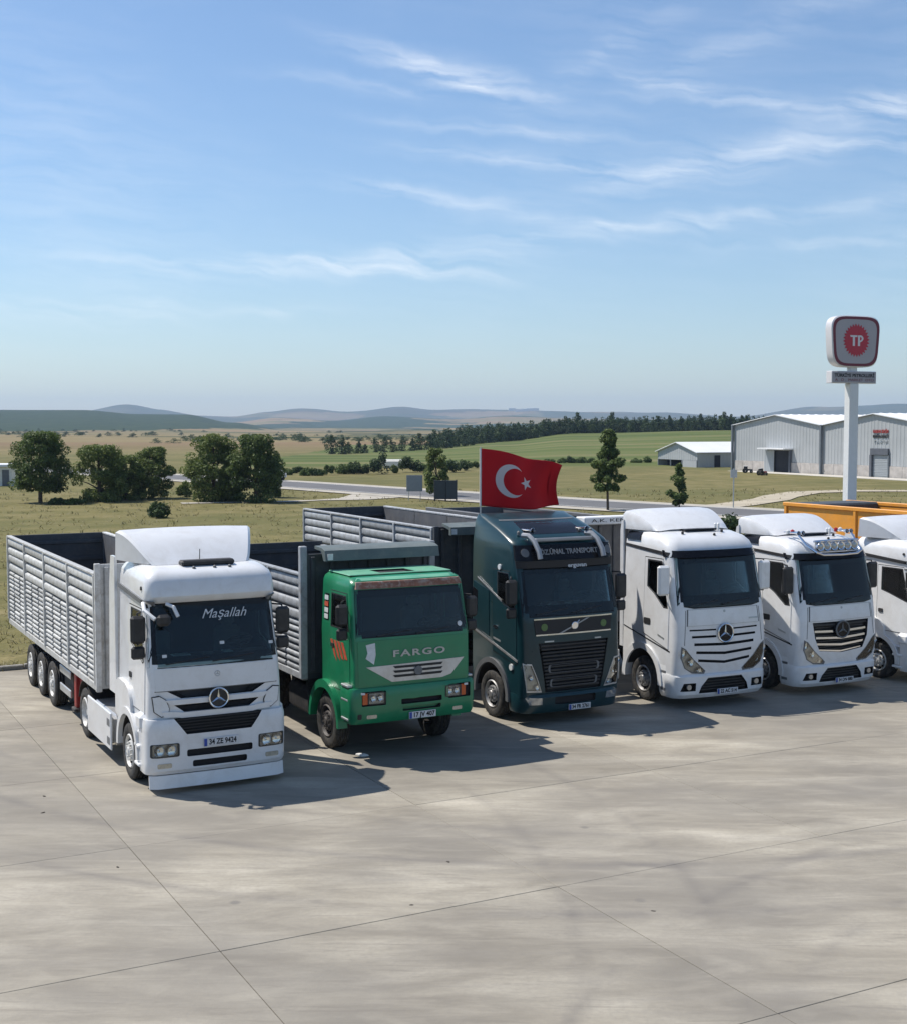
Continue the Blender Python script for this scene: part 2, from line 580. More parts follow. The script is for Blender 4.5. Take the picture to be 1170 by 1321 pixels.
class Skin:
    """a cab body given by levels (z, front y, back y, half width, corner radius, crown); x runs 0..2*xc"""
    def __init__(self, xc, levels, fine=True):
        self.xc, self.lv = xc, levels

    def at(self, z):
        L = self.lv
        if z <= L[0][0]:
            return L[0][1:]
        for a, b in zip(L, L[1:]):
            if z <= b[0]:
                t = (z - a[0]) / max(1e-6, b[0] - a[0])
                return tuple(p + (q - p) * t for p, q in zip(a[1:], b[1:]))
        return L[-1][1:]

    def fy(self, x, z):
        yf, yb, hw, r, k = self.at(z)
        d = abs(x - self.xc)
        u = min(1, d / hw)
        y = yf + k * u * u
        e = d - (hw - r)
        if e > 0:
            e = min(e, r)
            y += r - math.sqrt(max(0, r * r - e * e))
        return y

    def sx(self, y, z, s=-1):
        yf, yb, hw, r, k = self.at(z)
        lo, hi = hw - r, hw
        if y >= self.fy(self.xc + hw, z):
            return self.xc + s * hw
        for _ in range(18):
            m_ = (lo + hi) / 2
            if self.fy(self.xc + m_, z) < y:
                lo = m_
            else:
                hi = m_
        return self.xc + s * lo

    def ring(self, z, inset=0.0):
        yf, yb, hw, r, k = self.at(z)
        hw, r = hw - inset, max(.02, r - inset * .5)
        pts = []
        def f(x):
            u = min(1, abs(x) / hw)
            return yf + inset + k * u * u
        A = [i * math.pi / 2 / 6 for i in range(7)]
        for a in reversed(A):
            x = -(hw - r + r * math.sin(a))
            pts.append((self.xc + x, f(x) + r - r * math.cos(a), z))
        for i in range(1, 10):
            x = -(hw - r) + 2 * (hw - r) * i / 10
            pts.append((self.xc + x, f(x), z))
        for a in A:
            x = (hw - r + r * math.sin(a))
            pts.append((self.xc + x, f(x) + r - r * math.cos(a), z))
        rb = .05
        for a in (0, .5, 1):
            t = a * math.pi / 2
            pts.append((self.xc + hw - rb + rb * math.cos(t), yb - inset - rb + rb * math.sin(t), z))
        for a in (1, .5, 0):
            t = a * math.pi / 2
            pts.append((self.xc - hw + rb - rb * math.cos(t), yb - inset - rb + rb * math.sin(t), z))
        return pts

    def solid(self, z0=None, z1=None, inset=0.0, step=.12):
        zs = [z0 if z0 is not None else self.lv[0][0]]
        end = z1 if z1 is not None else self.lv[-1][0]
        ks = [l[0] for l in self.lv if zs[0] < l[0] < end] + [end]
        for k in ks:
            n = max(1, int((k - zs[-1]) / step))
            a = zs[-1]
            zs += [a + (k - a) * (i + 1) / n for i in range(n)]
        mb = MB()
        rings = [self.ring(z, inset) for z in zs]
        n = len(rings[0])
        v = [p for r_ in rings for p in r_]
        f = [(i * n + j, i * n + (j + 1) % n, (i + 1) * n + (j + 1) % n, (i + 1) * n + j) for i in range(len(rings) - 1) for j in range(n)]
        f.append(tuple(range(n - 1, -1, -1)))
        f.append(tuple((len(rings) - 1) * n + j for j in range(n)))
        return mb.add(v, f)


def patch(name, mat, parent, skin, outer, holes=(), off=.004, thick=.012, face='front', step=.14, smooth=40):
    """a panel laid on the cab: outline in (x,z) for the front, (y,z) for a side; thick goes inwards, off stands proud"""
    loops = [[Vector((a, b, 0)) for a, b in outer]] + [[Vector((a, b, 0)) for a, b in h] for h in holes]
    flat = [p for lp in loops for p in lp]
    tris = tessellate_polygon(loops)
    bm = bmesh.new()
    vs = [bm.verts.new(p) for p in flat]
    for t in tris:
        try:
            bm.faces.new([vs[i] for i in t])
        except ValueError:
            pass
    for ax in (0, 1):
        lo = min(p[ax] for p in flat)
        hi = max(p[ax] for p in flat)
        k = int((hi - lo) / step)
        for i in range(1, k + 1):
            co = Vector((0, 0, 0))
            co[ax] = lo + (hi - lo) * i / (k + 1)
            no = Vector((0, 0, 0))
            no[ax] = 1
            bmesh.ops.bisect_plane(bm, geom=bm.verts[:] + bm.edges[:] + bm.faces[:], dist=1e-5, plane_co=co, plane_no=no)
    bmesh.ops.remove_doubles(bm, verts=bm.verts[:], dist=1e-5)
    bm.verts.index_update()
    pts = [(v.co.x, v.co.y) for v in bm.verts]
    faces = [[v.index for v in f.verts] for f in bm.faces]
    cnt = {}
    for f in faces:
        for i in range(len(f)):
            cnt[(f[i], f[(i + 1) % len(f)])] = 1
    rim = [e for e in cnt if (e[1], e[0]) not in cnt]
    bm.free()

    def P(p, o):
        if face == 'front':
            return (p[0], skin.fy(p[0], p[1]) - o, p[1])
        if face == 'left':
            return (skin.sx(p[0], p[1], -1) - o, p[0], p[1])
        return (skin.sx(p[0], p[1], 1) + o, p[0], p[1])
    n = len(pts)
    v = [P(p, off) for p in pts] + [P(p, off - thick) for p in pts]
    F = [tuple(f) for f in faces] + [tuple(i + n for i in reversed(f)) for f in faces]
    F += [(b, a, a + n, b + n) for a, b in rim]
    mb = MB().add(v, F)
    return mb.build(name, mat, parent, smooth)


def ring_poly(cx_, cz_, r, n=20, k=1.0):
    return [(cx_ + r * math.cos(2 * math.pi * i / n), cz_ + r * k * math.sin(2 * math.pi * i / n)) for i in range(n)]


def inset_poly(poly, s):
    cx_ = sum(p[0] for p in poly) / len(poly)
    cz_ = sum(p[1] for p in poly) / len(poly)
    return [(cx_ + (p[0] - cx_) * s, cz_ + (p[1] - cz_) * s) for p in poly]


def round_rect(x0, x1, z0, z1, r=.03, n=3):
    r = min(r, (x1 - x0) / 2.01, (z1 - z0) / 2.01)
    out = []
    for cx_, cz_, a0 in ((x1 - r, z1 - r, 0), (x0 + r, z1 - r, 90), (x0 + r, z0 + r, 180), (x1 - r, z0 + r, 270)):
        for i in range(n + 1):
            a = R(a0 + 90 * i / n)
            out.append((cx_ + r * math.cos(a), cz_ + r * math.sin(a)))
    return out


# ------------------------------------------------------------------ the ground: land, hills
def lerp_tab(tab, x):
    if x <= tab[0][0]:
        return tab[0][1]
    for a, b in zip(tab, tab[1:]):
        if x <= b[0]:
            t = (x - a[0]) / (b[0] - a[0])
            t = t * t * (3 - 2 * t)
            return a[1] + (b[1] - a[1]) * t
    return tab[-1][1]


# ridges: distance, depth (m), crest height above eye level in 1/1700 rad by azimuth column
RIDGES = [
    (430, 130, [(-900, -34), (380, -34), (430, -31), (550, -24), (650, -17), (740, -9), (950, -5), (1250, -5), (2200, -20)]),
    (2500, 700, [(-1500, 8), (-300, 16), (0, 20), (110, 21), (180, 16), (240, 15.5), (300, 5), (370, -4), (430, -14), (700, -20), (2600, -20)]),
    (1180, 210, [(-1500, -12), (-100, -8), (0, -7), (55, -8), (110, -18), (150, -16), (190, -14), (240, -16), (300, -24), (380, -20), (450, -14), (500, -13), (560, -20), (640, -26), (2600, -26)]),
    (1900, 260, [(-1500, -26), (250, -26), (380, -16), (420, -8), (450, -8), (520, -4), (600, -2), (680, -6), (760, -4), (900, -4), (2600, -6)]),
    (4100, 800, [(-1500, -5), (150, -5), (300, 5), (360, 11), (430, 7), (500, 12), (590, 9), (650, 13), (760, 10), (900, 8), (1250, 8), (2600, 8)]),
    (6600, 900, [(-1500, 10), (-100, 14), (100, 18), (165, 26), (210, 20), (260, 14), (300, 13), (345, 18), (390, 21), (450, 18), (515, 23), (560, 20), (690, 20.5), (770, 19), (850, 16), (950, 12), (1050, 24), (1110, 25), (1180, 27), (2600, 20)]),
]
CLEAR = [('brown', 0)]


def land(x, y):
    r = math.hypot(x, y)
    azc = math.atan2(x, y)
    px = 585 + 1700 * math.tan(azc) if abs(azc) < 1.2 else (2600 if azc > 0 else -1500)
    px = max(-1500, min(2600, px))
    z = -0.05
    if r > 170:
        z += mnoise.noise(Vector((x / 300, y / 300, 3.1))) * min(1, (r - 170) / 900) * 7
    for k, (Rk, wk, tab) in enumerate(RIDGES):
        h = CAM_H + lerp_tab(tab, px) / 1700 * Rk
        if k == 0:
            h = max(h, 0)
            t = min(1, max(0, (r - 205) / (Rk - 205)))
            s = t if r < Rk else max(0, 1 - (r - Rk) / 400)
            z = max(z, z + (h - z) * s) if h > z else z
        else:
            wob = (mnoise.noise(Vector((x / 420, y / 420, k))) * .35 + mnoise.noise(Vector((x / 150, y / 150, k))) * .12) * (1 if Rk > 2000 else 0)
            d = (r - Rk) / wk
            s = math.exp(-d * d)
            base = -2.0
            z = max(z, base + (h * (1 + wob * .4) - base) * s)
    return z


def build_land():
    azs = [-180 + i * 4 for i in range(37)]
    azs = [a for a in azs if a < -30] + list(np.linspace(-30, 30, 321)) + [-a for a in reversed(azs) if a < -30]
    rs = [0.0] + list(np.concatenate([np.geomspace(6, 420, 90), np.geomspace(430, 8200, 260)]))
    v, f = [], []
    for r_ in rs:
        for a in azs:
            x, y = r_ * math.sin(R(a)), r_ * math.cos(R(a))
            v.append((x, y, land(x, y) if r_ > 0 else -.05))
    n = len(azs)
    for i in range(len(rs) - 1):
        for j in range(n):
            j2 = (j + 1) % n
            if i == 0:
                f.append((j, (i + 1) * n + j, (i + 1) * n + j2))
            else:
                f.append((i * n + j, (i + 1) * n + j, (i + 1) * n + j2, i * n + j2))
    me = mesh_from(v, f, M['land'], 60, 'land')
    wood = me.attributes.new('wood', 'FLOAT', 'POINT')
    mead = me.attributes.new('meadow', 'FLOAT', 'POINT')
    bare = me.attributes.new('bare', 'FLOAT', 'POINT')
    W_, G_, B_ = np.zeros(len(v)), np.zeros(len(v)), np.zeros(len(v))
    for i, (x, y, z) in enumerate(v):
        r_ = math.hypot(x, y)
        nz = mnoise.noise(Vector((x / 160, y / 160, 9.0)))
        n2 = mnoise.noise(Vector((x / 420, y / 420, 5.0)))
        pxc = 585 + 1700 * math.tan(max(-1.2, min(1.2, math.atan2(x, y))))
        if 1480 < r_ < 3300 and pxc < 440:
            W_[i] = 1 if z > 1.5 + 6 * nz else .0
        elif 2150 < r_ < 3300:
            W_[i] = 1 if z > .5 + 7 * nz else .0
        elif 1400 < r_ <= 2150:
            W_[i] = 1 if mnoise.noise(Vector((x / 170, y / 110, 2.0))) > .16 else 0
        elif 3300 <= r_ < 5200:
            W_[i] = 1 if mnoise.noise(Vector((x / 420, y / 260, 5.0))) + .4 * mnoise.noise(Vector((x / 110, y / 110, 7.0))) > .02 else 0
        elif r_ >= 5200:
            W_[i] = .75 if n2 > -.1 else .2
        if 195 < r_ < 440 and x > -35:
            G_[i] = min(1, max(0, (r_ - 195) / 15))
        if 440 < r_ < 1400:
            B_[i] = .5 + nz * .8
            if r_ > 700 and mnoise.noise(Vector((x / 120, y / 50, 4.0))) > .22:
                W_[i] = 1
    wood.data.foreach_set('value', W_)
    mead.data.foreach_set('value', G_)
    bare.data.foreach_set('value', B_)
    o = link(bpy.data.objects.new('ground', me))
    return tag(o, kind='structure')


def land_material():
    m, n, l, p = new_mat('land')
    g = n.new('ShaderNodeNewGeometry')
    pos = g.outputs['Position']
    big = tex_noise(n, l, pos, .045, 5, .6)
    mid = tex_noise(n, l, pos, .35, 6, .65)
    fine = tex_noise(n, l, pos, 5.0, 5, .7)
    near = ramp(n, l, mid, [(.30, (.115, .110, .042)), (.48, (.190, .165, .070)), (.7, (.27, .222, .112))])
    near = mixcol(n, l, ramp(n, l, big, [(.42, (0, 0, 0)), (.62, (.75, .75, .75))]), near, (.118, .12, .046))
    near = mixcol(n, l, ramp(n, l, fine, [(.3, (.55, .55, .55)), (.7, (0, 0, 0))]), near, (.075, .078, .032))
    # field patchwork far out
    mp = n.new('ShaderNodeMapping')
    mp.inputs['Scale'].default_value = (.0042, .0062, .004)
    mp.inputs['Rotation'].default_value = (0, 0, .5)
    l.new(pos, mp.inputs[0])
    vo = n.new('ShaderNodeTexVoronoi')
    vo.inputs['Scale'].default_value = 1.0
    l.new(mp.outputs[0], vo.inputs['Vector'])
    sc_ = n.new('ShaderNodeSeparateColor')
    l.new(vo.outputs['Color'], sc_.inputs[0])
    far = ramp(n, l, sc_.outputs[0], [(.0, (.17, .115, .065)), (.25, (.27, .19, .10)), (.45, (.10, .11, .042)), (.6, (.30, .22, .12)), (.8, (.13, .12, .05)), (.92, (.22, .15, .085))])
    far = mixcol(n, l, .22, far, ramp(n, l, tex_noise(n, l, pos, .02, 6, .7), [(.3, (.08, .08, .035)), (.7, (.30, .24, .15))]))
    at = n.new('ShaderNodeAttribute')
    at.attribute_name = 'bare'
    ln = n.new('ShaderNodeVectorMath')
    ln.operation = 'LENGTH'
    l.new(pos, ln.inputs[0])
    mr = n.new('ShaderNodeMapRange')
    mr.inputs[1].default_value, mr.inputs[2].default_value = 300, 480
    l.new(ln.outputs['Value'], mr.inputs[0])
    c = mixcol(n, l, mr.outputs[0], near, far)
    md = n.new('ShaderNodeAttribute')
    md.attribute_name = 'meadow'
    mow = n.new('ShaderNodeTexNoise')
    mm = n.new('ShaderNodeMapping')
    mm.inputs['Scale'].default_value = (.01, .07, .01)
    l.new(pos, mm.inputs[0])
    l.new(mm.outputs[0], mow.inputs['Vector'])
    mow.inputs['Scale'].default_value = 1
    mcol = ramp(n, l, mow.outputs['Fac'], [(.35, (.075, .10, .032)), (.5, (.10, .125, .04)), (.7, (.17, .16, .075))])
    c = mixcol(n, l, md.outputs['Fac'], c, mcol)
    wd = n.new('ShaderNodeAttribute')
    wd.attribute_name = 'wood'
    wcol = ramp(n, l, tex_noise(n, l, pos, .05, 6, .75), [(.3, (.018, .032, .016)), (.55, (.035, .055, .024)), (.75, (.075, .085, .038))])
    c = mixcol(n, l, wd.outputs['Fac'], c, wcol)
    l.new(c, p.inputs['Base Color'])
    p.inputs['Roughness'].default_value = 1
    p.inputs['Specular IOR Level'].default_value = .1
    b = n.new('ShaderNodeBump')
    b.inputs['Strength'].default_value = .8
    b.inputs['Distance'].default_value = .25
    l.new(mid, b.inputs['Height'])
    l.new(b.outputs[0], p.inputs['Normal'])
    return m


M['land'] = land_material()
build_land()


# ------------------------------------------------------------------ the concrete yard
def concrete_material():
    m, n, l, p = new_mat('yard_concrete')
    g = n.new('ShaderNodeNewGeometry')
    pos = g.outputs['Position']
    oi = n.new('ShaderNodeObjectInfo')
    mp = n.new('ShaderNodeMapping')
    mp.inputs['Rotation'].default_value = (0, 0, -ROW_A - .15)
    mp.inputs['Scale'].default_value = (.45, 1.25, 1)
    l.new(pos, mp.inputs[0])
    a = tex_noise(n, l, mp.outputs[0], .9, 7, .62, .5)
    b_ = tex_noise(n, l, pos, .22, 4, .5)
    c_ = tex_noise(n, l, pos, 14, 5, .7)
    base = ramp(n, l, a, [(.24, (.175, .157, .122)), (.42, (.275, .248, .196)), (.55, (.36, .328, .262)), (.74, (.50, .46, .375))])
    base = mixcol(n, l, ramp(n, l, b_, [(.35, (.8, .8, .8)), (.62, (0, 0, 0))]), base, (.185, .172, .148))
    base = mixcol(n, l, ramp(n, l, c_, [(.35, (.3, .3, .3)), (.65, (0, 0, 0))]), base, (.20, .185, .165))
    # broad brush-like sweeps left by rinsing and tyres
    mp2 = n.new('ShaderNodeMapping')
    mp2.inputs['Rotation'].default_value = (0, 0, -ROW_A + .5)
    mp2.inputs['Scale'].default_value = (.25, 2.2, 1)
    l.new(pos, mp2.inputs[0])
    s = tex_noise(n, l, mp2.outputs[0], .8, 6, .6, 1.2)
    base = mixcol(n, l, ramp(n, l, s, [(.52, (0, 0, 0)), (.75, (.4, .4, .4))]), base, (.22, .205, .18))
    base = mixcol(n, l, ramp(n, l, s, [(.2, (.35, .35, .35)), (.42, (0, 0, 0))]), base, (.47, .43, .35))
    # tyre arcs
    sx = n.new('ShaderNodeSeparateXYZ')
    l.new(pos, sx.inputs[0])
    tot_ = None
    for (cx_, cy_, rad, wd, st) in ((2.0, 33.5, 15.2, .13, .5), (2.0, 33.5, 17.1, .13, .5), (14, 8, 12.0, .14, .35), (14, 8, 13.9, .14, .35), (-14, 16, 15.5, .12, .3), (-14, 16, 17.3, .12, .3), (5, 40, 20.5, .12, .35), (9, 33, 16.0, .12, .3)):
        def mth(op, q, w_=None, clamp=False):
            k = n.new('ShaderNodeMath')
            k.operation = op
            k.use_clamp = clamp
            for i, vv in enumerate((q, w_)):
                if vv is None:
                    continue
                if isinstance(vv, (int, float)):
                    k.inputs[i].default_value = vv
                else:
                    l.new(vv, k.inputs[i])
            return k.outputs[0]
        dx, dy = mth('SUBTRACT', sx.outputs[0], cx_), mth('SUBTRACT', sx.outputs[1], cy_)
        d = mth('SQRT', mth('ADD', mth('MULTIPLY', dx, dx), mth('MULTIPLY', dy, dy)))
        q = mth('ABSOLUTE', mth('SUBTRACT', d, rad))
        k = mth('MULTIPLY', mth('SUBTRACT', 1.0, mth('MULTIPLY', q, 1 / (wd * 1.5)), True), st)
        tot_ = k if tot_ is None else mth('ADD', tot_, k)
    brk = tex_noise(n, l, pos, .5, 4, .6)
    tf = mth('MULTIPLY', tot_, ramp(n, l, brk, [(.40, (.1, .1, .1)), (.56, (1, 1, 1))]))
    base = mixcol(n, l, tf, base, (.14, .13, .12))
    # small dark spots of oil
    vo = n.new('ShaderNodeTexVoronoi')
    vo.inputs['Scale'].default_value = .55
    l.new(pos, vo.inputs['Vector'])
    sp_ = ramp(n, l, vo.outputs['Distance'], [(.025, (.75, .75, .75)), (.05, (0, 0, 0))])
    base = mixcol(n, l, sp_, base, (.16, .15, .135))
    sc2 = tex_noise(n, l, mp2.outputs[0], 2.6, 7, .7, 2.0)
    base = mixcol(n, l, ramp(n, l, sc2, [(.54, (0, 0, 0)), (.66, (.5, .5, .5)), (.8, (.2, .2, .2))]), base, (.19, .172, .145))
    sc3 = tex_noise(n, l, mp.outputs[0], 1.7, 6, .6, .8)
    base = mixcol(n, l, ramp(n, l, sc3, [(.22, (.3, .3, .3)), (.48, (0, 0, 0))]), base, (.44, .405, .33))
    hsv = n.new('ShaderNodeHueSaturation')
    mr = n.new('ShaderNodeMapRange')
    mr.inputs[3].default_value, mr.inputs[4].default_value = .93, 1.06
    l.new(oi.outputs['Random'], mr.inputs[0])
    l.new(mr.outputs[0], hsv.inputs['Value'])
    l.new(base, hsv.inputs['Color'])
    l.new(hsv.outputs[0], p.inputs['Base Color'])
    p.inputs['Roughness'].default_value = .8
    p.inputs['Specular IOR Level'].default_value = .3
    bp = n.new('ShaderNodeBump')
    bp.inputs['Strength'].default_value = .35
    bp.inputs['Distance'].default_value = .01
    l.new(c_, bp.inputs['Height'])
    l.new(bp.outputs[0], p.inputs['Normal'])
    return m


M['concrete'] = concrete_material()
M['joint'] = pbr('joint_dirt', (.15, .135, .11), .95, var=.3)
M['kerb'] = pbr('kerb_concrete', (.26, .25, .225), .85, var=.25, scale=4, bump=.4, dirt=(.1, .09, .07), dirt_amt=.5)
yard = thing('yard', None, None, O1, ROW_A, kind='structure')
SLAB_X, SLAB_Y, X0, Y0 = 4.7, 4.35, -.95, -2.45
jx = [X0 + SLAB_X * k for k in range(-4, 10)]
jy = [Y0 + SLAB_Y * k for k in range(-7, 4)] + [13.05]
slab_me = MB().box(.0, 1, .0, 1, -.18, 0, b=0).mesh(M['concrete'])
slab_cache = {}
for i in range(len(jx) - 1):
    for j in range(len(jy) - 1):
        w_, d_ = jx[i + 1] - jx[i] - .009, jy[j + 1] - jy[j] - .009
        key = (round(w_, 3), round(d_, 3))
        if key not in slab_cache:
            slab_cache[key] = MB().box(0, w_, 0, d_, -.18, 0, b=.005).mesh(M['concrete'], None, 'slab')
        o = inst('slab', slab_cache[key], yard, (jx[i] + .0045, jy[j] + .0045, random.uniform(-.002, .002)))
bed = MB().box(jx[0], jx[-1], jy[0], jy[-1], -.30, -.022).build('slab_bed', M['joint'], yard)
ker_me = MB().box(0, .98, 0, .16, -.2, .12, b=.02).mesh(M['kerb'], None, 'kerb_stone')
kerb = thing('kerb', None, None, O1, ROW_A, kind='structure')
xk = jx[0]
while xk < jx[-1] - .5:
    inst('kerb_stone', ker_me, kerb, (xk, 13.09 + random.uniform(-.01, .01), random.uniform(-.01, .01)))
    xk += 1.0

# ------------------------------------------------------------------ road, track
def strip(name, pts, width, z, mat, parent=None, kind='structure', thick=.0):
    """a flat sheet along a centre line, following the land"""
    P = []
    for a, b in zip(pts, pts[1:]):
        n_ = max(2, int((Vector(b) - Vector(a)).length / 3))
        P += [Vector(a).lerp(Vector(b), i / n_) for i in range(n_)]
    P.append(Vector(pts[-1]))
    v, f = [], []
    for i, p in enumerate(P):
        d = (P[min(i + 1, len(P) - 1)] - P[max(0, i - 1)]).normalized()
        nn = Vector((-d.y, d.x))
        wv = width if not callable(width) else width(i / (len(P) - 1))
        for s in (-1, 1):
            q = p + nn * s * wv / 2
            v.append((q.x, q.y, max(land(q.x, q.y), land(p.x, p.y)) + z))
    for i in range(len(P) - 1):
        f.append((2 * i, 2 * i + 2, 2 * i + 3, 2 * i + 1))
    o = link(bpy.data.objects.new(name, mesh_from(v, f, mat, 60, name)), parent)
    bm = bmesh.new()
    bm.from_mesh(o.data)
    bmesh.ops.recalc_face_normals(bm, faces=bm.faces)
    bm.normal_update()
    if bm.faces[0].normal.z < 0:
        bmesh.ops.reverse_faces(bm, faces=bm.faces)
    bm.to_mesh(o.data)
    bm.free()
    if kind:
        tag(o, kind=kind)
    return o


M['asphalt'] = pbr('asphalt', (.115, .115, .118), .9, var=.2, scale=.3)
M['gravel'] = pbr('pale_gravel', (.40, .37, .31), .95, var=.2, scale=.5)
M['dirt'] = pbr('dirt_track', (.40, .35, .26), .95, var=.2, scale=.4)
M['road_paint'] = pbr('road_paint', (.7, .7, .68), .7)
rd = [Vector((-120, 262)), Vector((-19, 143)), Vector((-4.6, 124)), Vector((12, 104)), Vector((18, 97.5)), Vector((60, 52))]
strip('road_shoulder', rd, 11.5, .07, M['gravel'])
road = strip('road', rd, 7.4, .085, M['asphalt'])
dirn = (rd[3] - rd[1]).normalized()
nrm = Vector((-dirn.y, dirn.x))
strip('road_line', [p + nrm * 3.3 for p in rd], .18, .095, M['road_paint'])
strip('road_line', [p - nrm * 3.3 for p in rd], .18, .095, M['road_paint'])
# the apron and the lane that leaves it to the left
strip('lane', [Vector((-5.5, 120)), Vector((-8.5, 113)), Vector((-14, 109)), Vector((-22, 106.5))], lambda t: 8 - 6.6 * min(1, t * 2.2) + .5 * math.sin(t * 21), .05, M['gravel'])
strip('track', [Vector((15.5, 97.0)), Vector((22, 104)), Vector((27, 112)), Vector((29, 117)), Vector((33, 124)), Vector((38, 127)), Vector((46, 127))], 3.2, .06, M['dirt'])

# ------------------------------------------------------------------ air
haze_mb = MB().box(-8700, 8700, -8700, 8700, -60, 190)
hz = haze_mb.build('haze', None, None, None)
hz.data.materials.clear()
hm = bpy.data.materials.new('haze_air')
hm.use_nodes = True
hn = hm.node_tree.nodes
hn.remove(hn['Principled BSDF'])
pv = hn.new('ShaderNodeVolumePrincipled')
pv.inputs['Color'].default_value = (.55, .74, 1.0, 1)
pv.inputs['Density'].default_value = 1.2e-4
pv.inputs['Anisotropy'].default_value = .1
hm.node_tree.links.new(pv.outputs[0], hn['Material Output'].inputs['Volume'])
hz.data.materials.append(hm)
tag(hz, kind='stuff')
# ------------------------------------------------------------------ sheds beyond the road
M['clad'] = pbr('wall_cladding', (.39, .41, .42), .5, var=.08, scale=.4)
M['clad_roof'] = pbr('roof_sheet', (.74, .75, .76), .45, var=.05, scale=.4)
M['masonry'] = pbr('plinth_blocks', (.46, .43, .40), .9, var=.25, scale=1.2)
M['frame_dark'] = pbr('door_frame', (.10, .11, .13), .6)
M['shutter'] = pbr('roller_shutter', (.33, .36, .38), .5, var=.06, scale=1)
M['opening'] = pbr('shed_inside_shade', (.02, .022, .03), .9)  # near-black colour painting the shade inside the sheds
M['pipe'] = pbr('downpipe', (.15, .17, .19), .5)
M['slab_pale'] = pbr('pale_apron', (.50, .47, .42), .9, var=.15, scale=.4)


def ribbed_sheet(mb, P, Q, zt, zb, outw, pitch=.6, depth=.028):
    """trapezoid sheet wall from P to Q (2D); zt(t), zb(t) heights along it; outw = outward unit normal"""
    P, Q = Vector(P), Vector(Q)
    L = (Q - P).length
    n = max(1, int(L / pitch))
    prof = []
    for i in range(n):
        for fr, d in ((0, 0), (.55, 0), (.65, depth), (.9, depth)):
            prof.append(((i + fr) / n, d))
    prof.append((1, 0))
    v, f = [], []
    for t, d in prof:
        p = P.lerp(Q, t) + Vector(outw) * d
        v += [(p.x, p.y, zb(t)), (p.x, p.y, zt(t))]
    for i in range(len(prof) - 1):
        f.append((2 * i, 2 * i + 2, 2 * i + 3, 2 * i + 1))
    mb.add(v, f)


